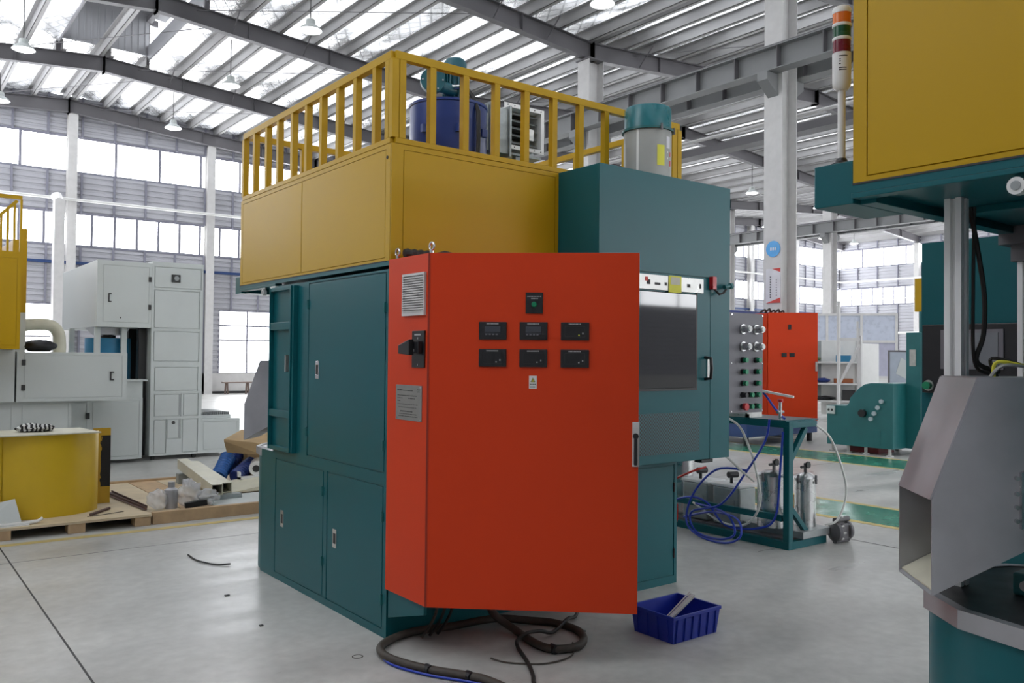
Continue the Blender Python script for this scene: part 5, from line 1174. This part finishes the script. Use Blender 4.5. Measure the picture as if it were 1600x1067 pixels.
def sq_tube(p0, p1, s, label):
    p0, p1 = Vector(p0), Vector(p1); t = thing('square_tube', label, 'tube', p0)
    d = (p1-p0).normalized(); r = d.cross(Vector((0, 0, 1))).normalized(); u_ = r.cross(d); h = s/2
    mb = MB()
    for a in (-1, 1):
        mb.bar(p0+r*a*(h-.003), p1+r*a*(h-.003), .006, s); mb.bar(p0+u_*a*(h-.003), p1+u_*a*(h-.003), s-.012, .006)
    build('tube_wall', mb, CREAM, t); return t
sq_tube((2.86, 9.75, .275), (2.72, 8.15, .20), .105, 'thick cream square tube lying across the pallet, open end towards the camera')
sq_tube((2.98, 9.75, .245), (2.86, 8.30, .19), .10, 'second cream square tube, tucked behind the thicker one')
tag(build('tube_rest', BX(2.62, 2.98, 8.2, 8.3, DK, .139), GALV, None, (2.8, 8.25, DK)), 'galvanised packing piece under the open ends of the cream square tubes', 'packing')
tag(build('tube_rest', BX(2.75, 3.1, 9.5, 9.6, DK, .19), GALV, None, (2.9, 9.55, DK)), 'galvanised packing piece under the far ends of the cream square tubes', 'packing')
tag(build('clear_bag', MB().blob((2.15, 8.05, DK+.09), (.09, .08, .085), 1, .22, 28, 16, 2.2), PLAST, None, (2.15, 8.05, DK), smooth=100), 'small clear plastic bag by the join of the pallets', 'bag')
tag(build('steel_canister', MB().lathe(2.27, 8.06, [(0, DK), (.055, DK), (.058, DK+.17), (.03, DK+.19), (.03, DK+.24), (0, DK+.24)], 18), STEEL, None, (2.27, 8.06, DK), smooth=40), 'grey metal canister with square neck between plastic bags', 'canister')
tag(build('clear_bag', MB().blob((2.43, 8.05, DK+.12), (.10, .09, .12), 2, .28, 30, 18, 2.5), PLAST, None, (2.43, 8.05, DK), smooth=100), 'large crumpled clear plastic bag beside the grey canister', 'bag')
tag(build('clear_bag', MB().blob((2.58, 8.02, DK+.075), (.10, .09, .07), 4, .25, 30, 18, 2.5), PLAST, None, (2.58, 8.02, DK), smooth=100), 'low clear plastic bag touching the cream square tube', 'bag')
tag(build('black_part', MB().bar((2.36, 7.95, DK+.03), (2.55, 7.93, DK+.05), .06, .05), BLACK, None, (2.45, 7.94, DK)), 'black metal part wrapped at the foot of the plastic bags', 'part')
tag(build('white_sheet', MB().box(2.62, 3.7, 7.9, 8.45, DK, DK+.012), GREY, None, (3.1, 8.1, DK)), 'pale sheet lying flat along the timber pallet edge', 'sheet')
tag(build('tilted_sheet', MB().hexa([(2.98, 8.5, DK+.012), (3.7, 8.55, DK+.012), (3.7, 9.1, DK+.04), (2.98, 9.0, DK+.04), (2.98, 8.5, DK+.022), (3.7, 8.55, DK+.09), (3.7, 9.1, DK+.12), (2.98, 9.0, DK+.05)]), CREAM, None, (3.3, 8.8, DK)), 'cream board resting at a tilt behind the flat pale sheet', 'board')
BH = thing('blue_hose_roll', 'blue rolled flexible hoses piled under the cardboard', 'hose', (3.30, 9.4, DK))
for i, (p0, p1, m_) in enumerate((((3.12, 9.35, .17), (3.42, 9.55, .36), BLUE), ((3.08, 9.2, .17), (3.26, 9.42, .36), mat('mid_blue_hose', (.02, .11, .36), .5)), ((3.24, 9.12, .165), (3.50, 9.34, .28), BLUE))):
    n = 18; P = [Vector(p0).lerp(Vector(p1), k/n) for k in range(n+1)]
    build('hose_length', MB().tube(P, [.085 if k % 2 else .075 for k in range(n+1)], 14), m_, BH, smooth=40)
tag(build('cardboard_flap', MB().prism([(3.15, 9.25, .55), (3.55, 8.95, .50), (3.85, 9.25, .60), (3.45, 9.55, .62)], (0, 0, .02)).prism([(3.15, 9.25, .55), (3.20, 9.3, .42), (3.50, 9.0, .40), (3.55, 8.95, .50)], (.01, .01, 0)), CARD, None, (3.4, 9.2, .4)), 'open cardboard flap over the blue hoses beside the chute', 'cardboard')
tag(build('carton', BX(3.45, 3.95, 9.35, 9.8, DK, .54), CARD, None, (3.7, 9.5, DK)), 'brown carton under the cardboard flap behind the teal base', 'box')
WR_ = thing('white_roll', 'white ring shaped roll end beside the blue hoses', 'roll', (3.40, 9.1, DK))
build('roll', MB().tube([(3.42, 9.0, .26), (3.55, 9.3, .27)], .075, 20), WHITE, WR_, smooth=40); build('core', MB().cyl((3.418, 8.995, .26), (3.425, 9.01, .26), .038, 16), INK, WR_)
build('rest', BX(3.42, 3.54, 9.08, 9.2, DK, .20), CARD, WR_)
tag(build('white_profile', MB().box(3.22, 3.62, 8.96, 9.02, .16, .185).box(3.22, 3.24, 8.96, 9.02, DK, .24), WHITE, None, (3.4, 9, DK)), 'white angle profile in front of the blue hoses', 'profile')
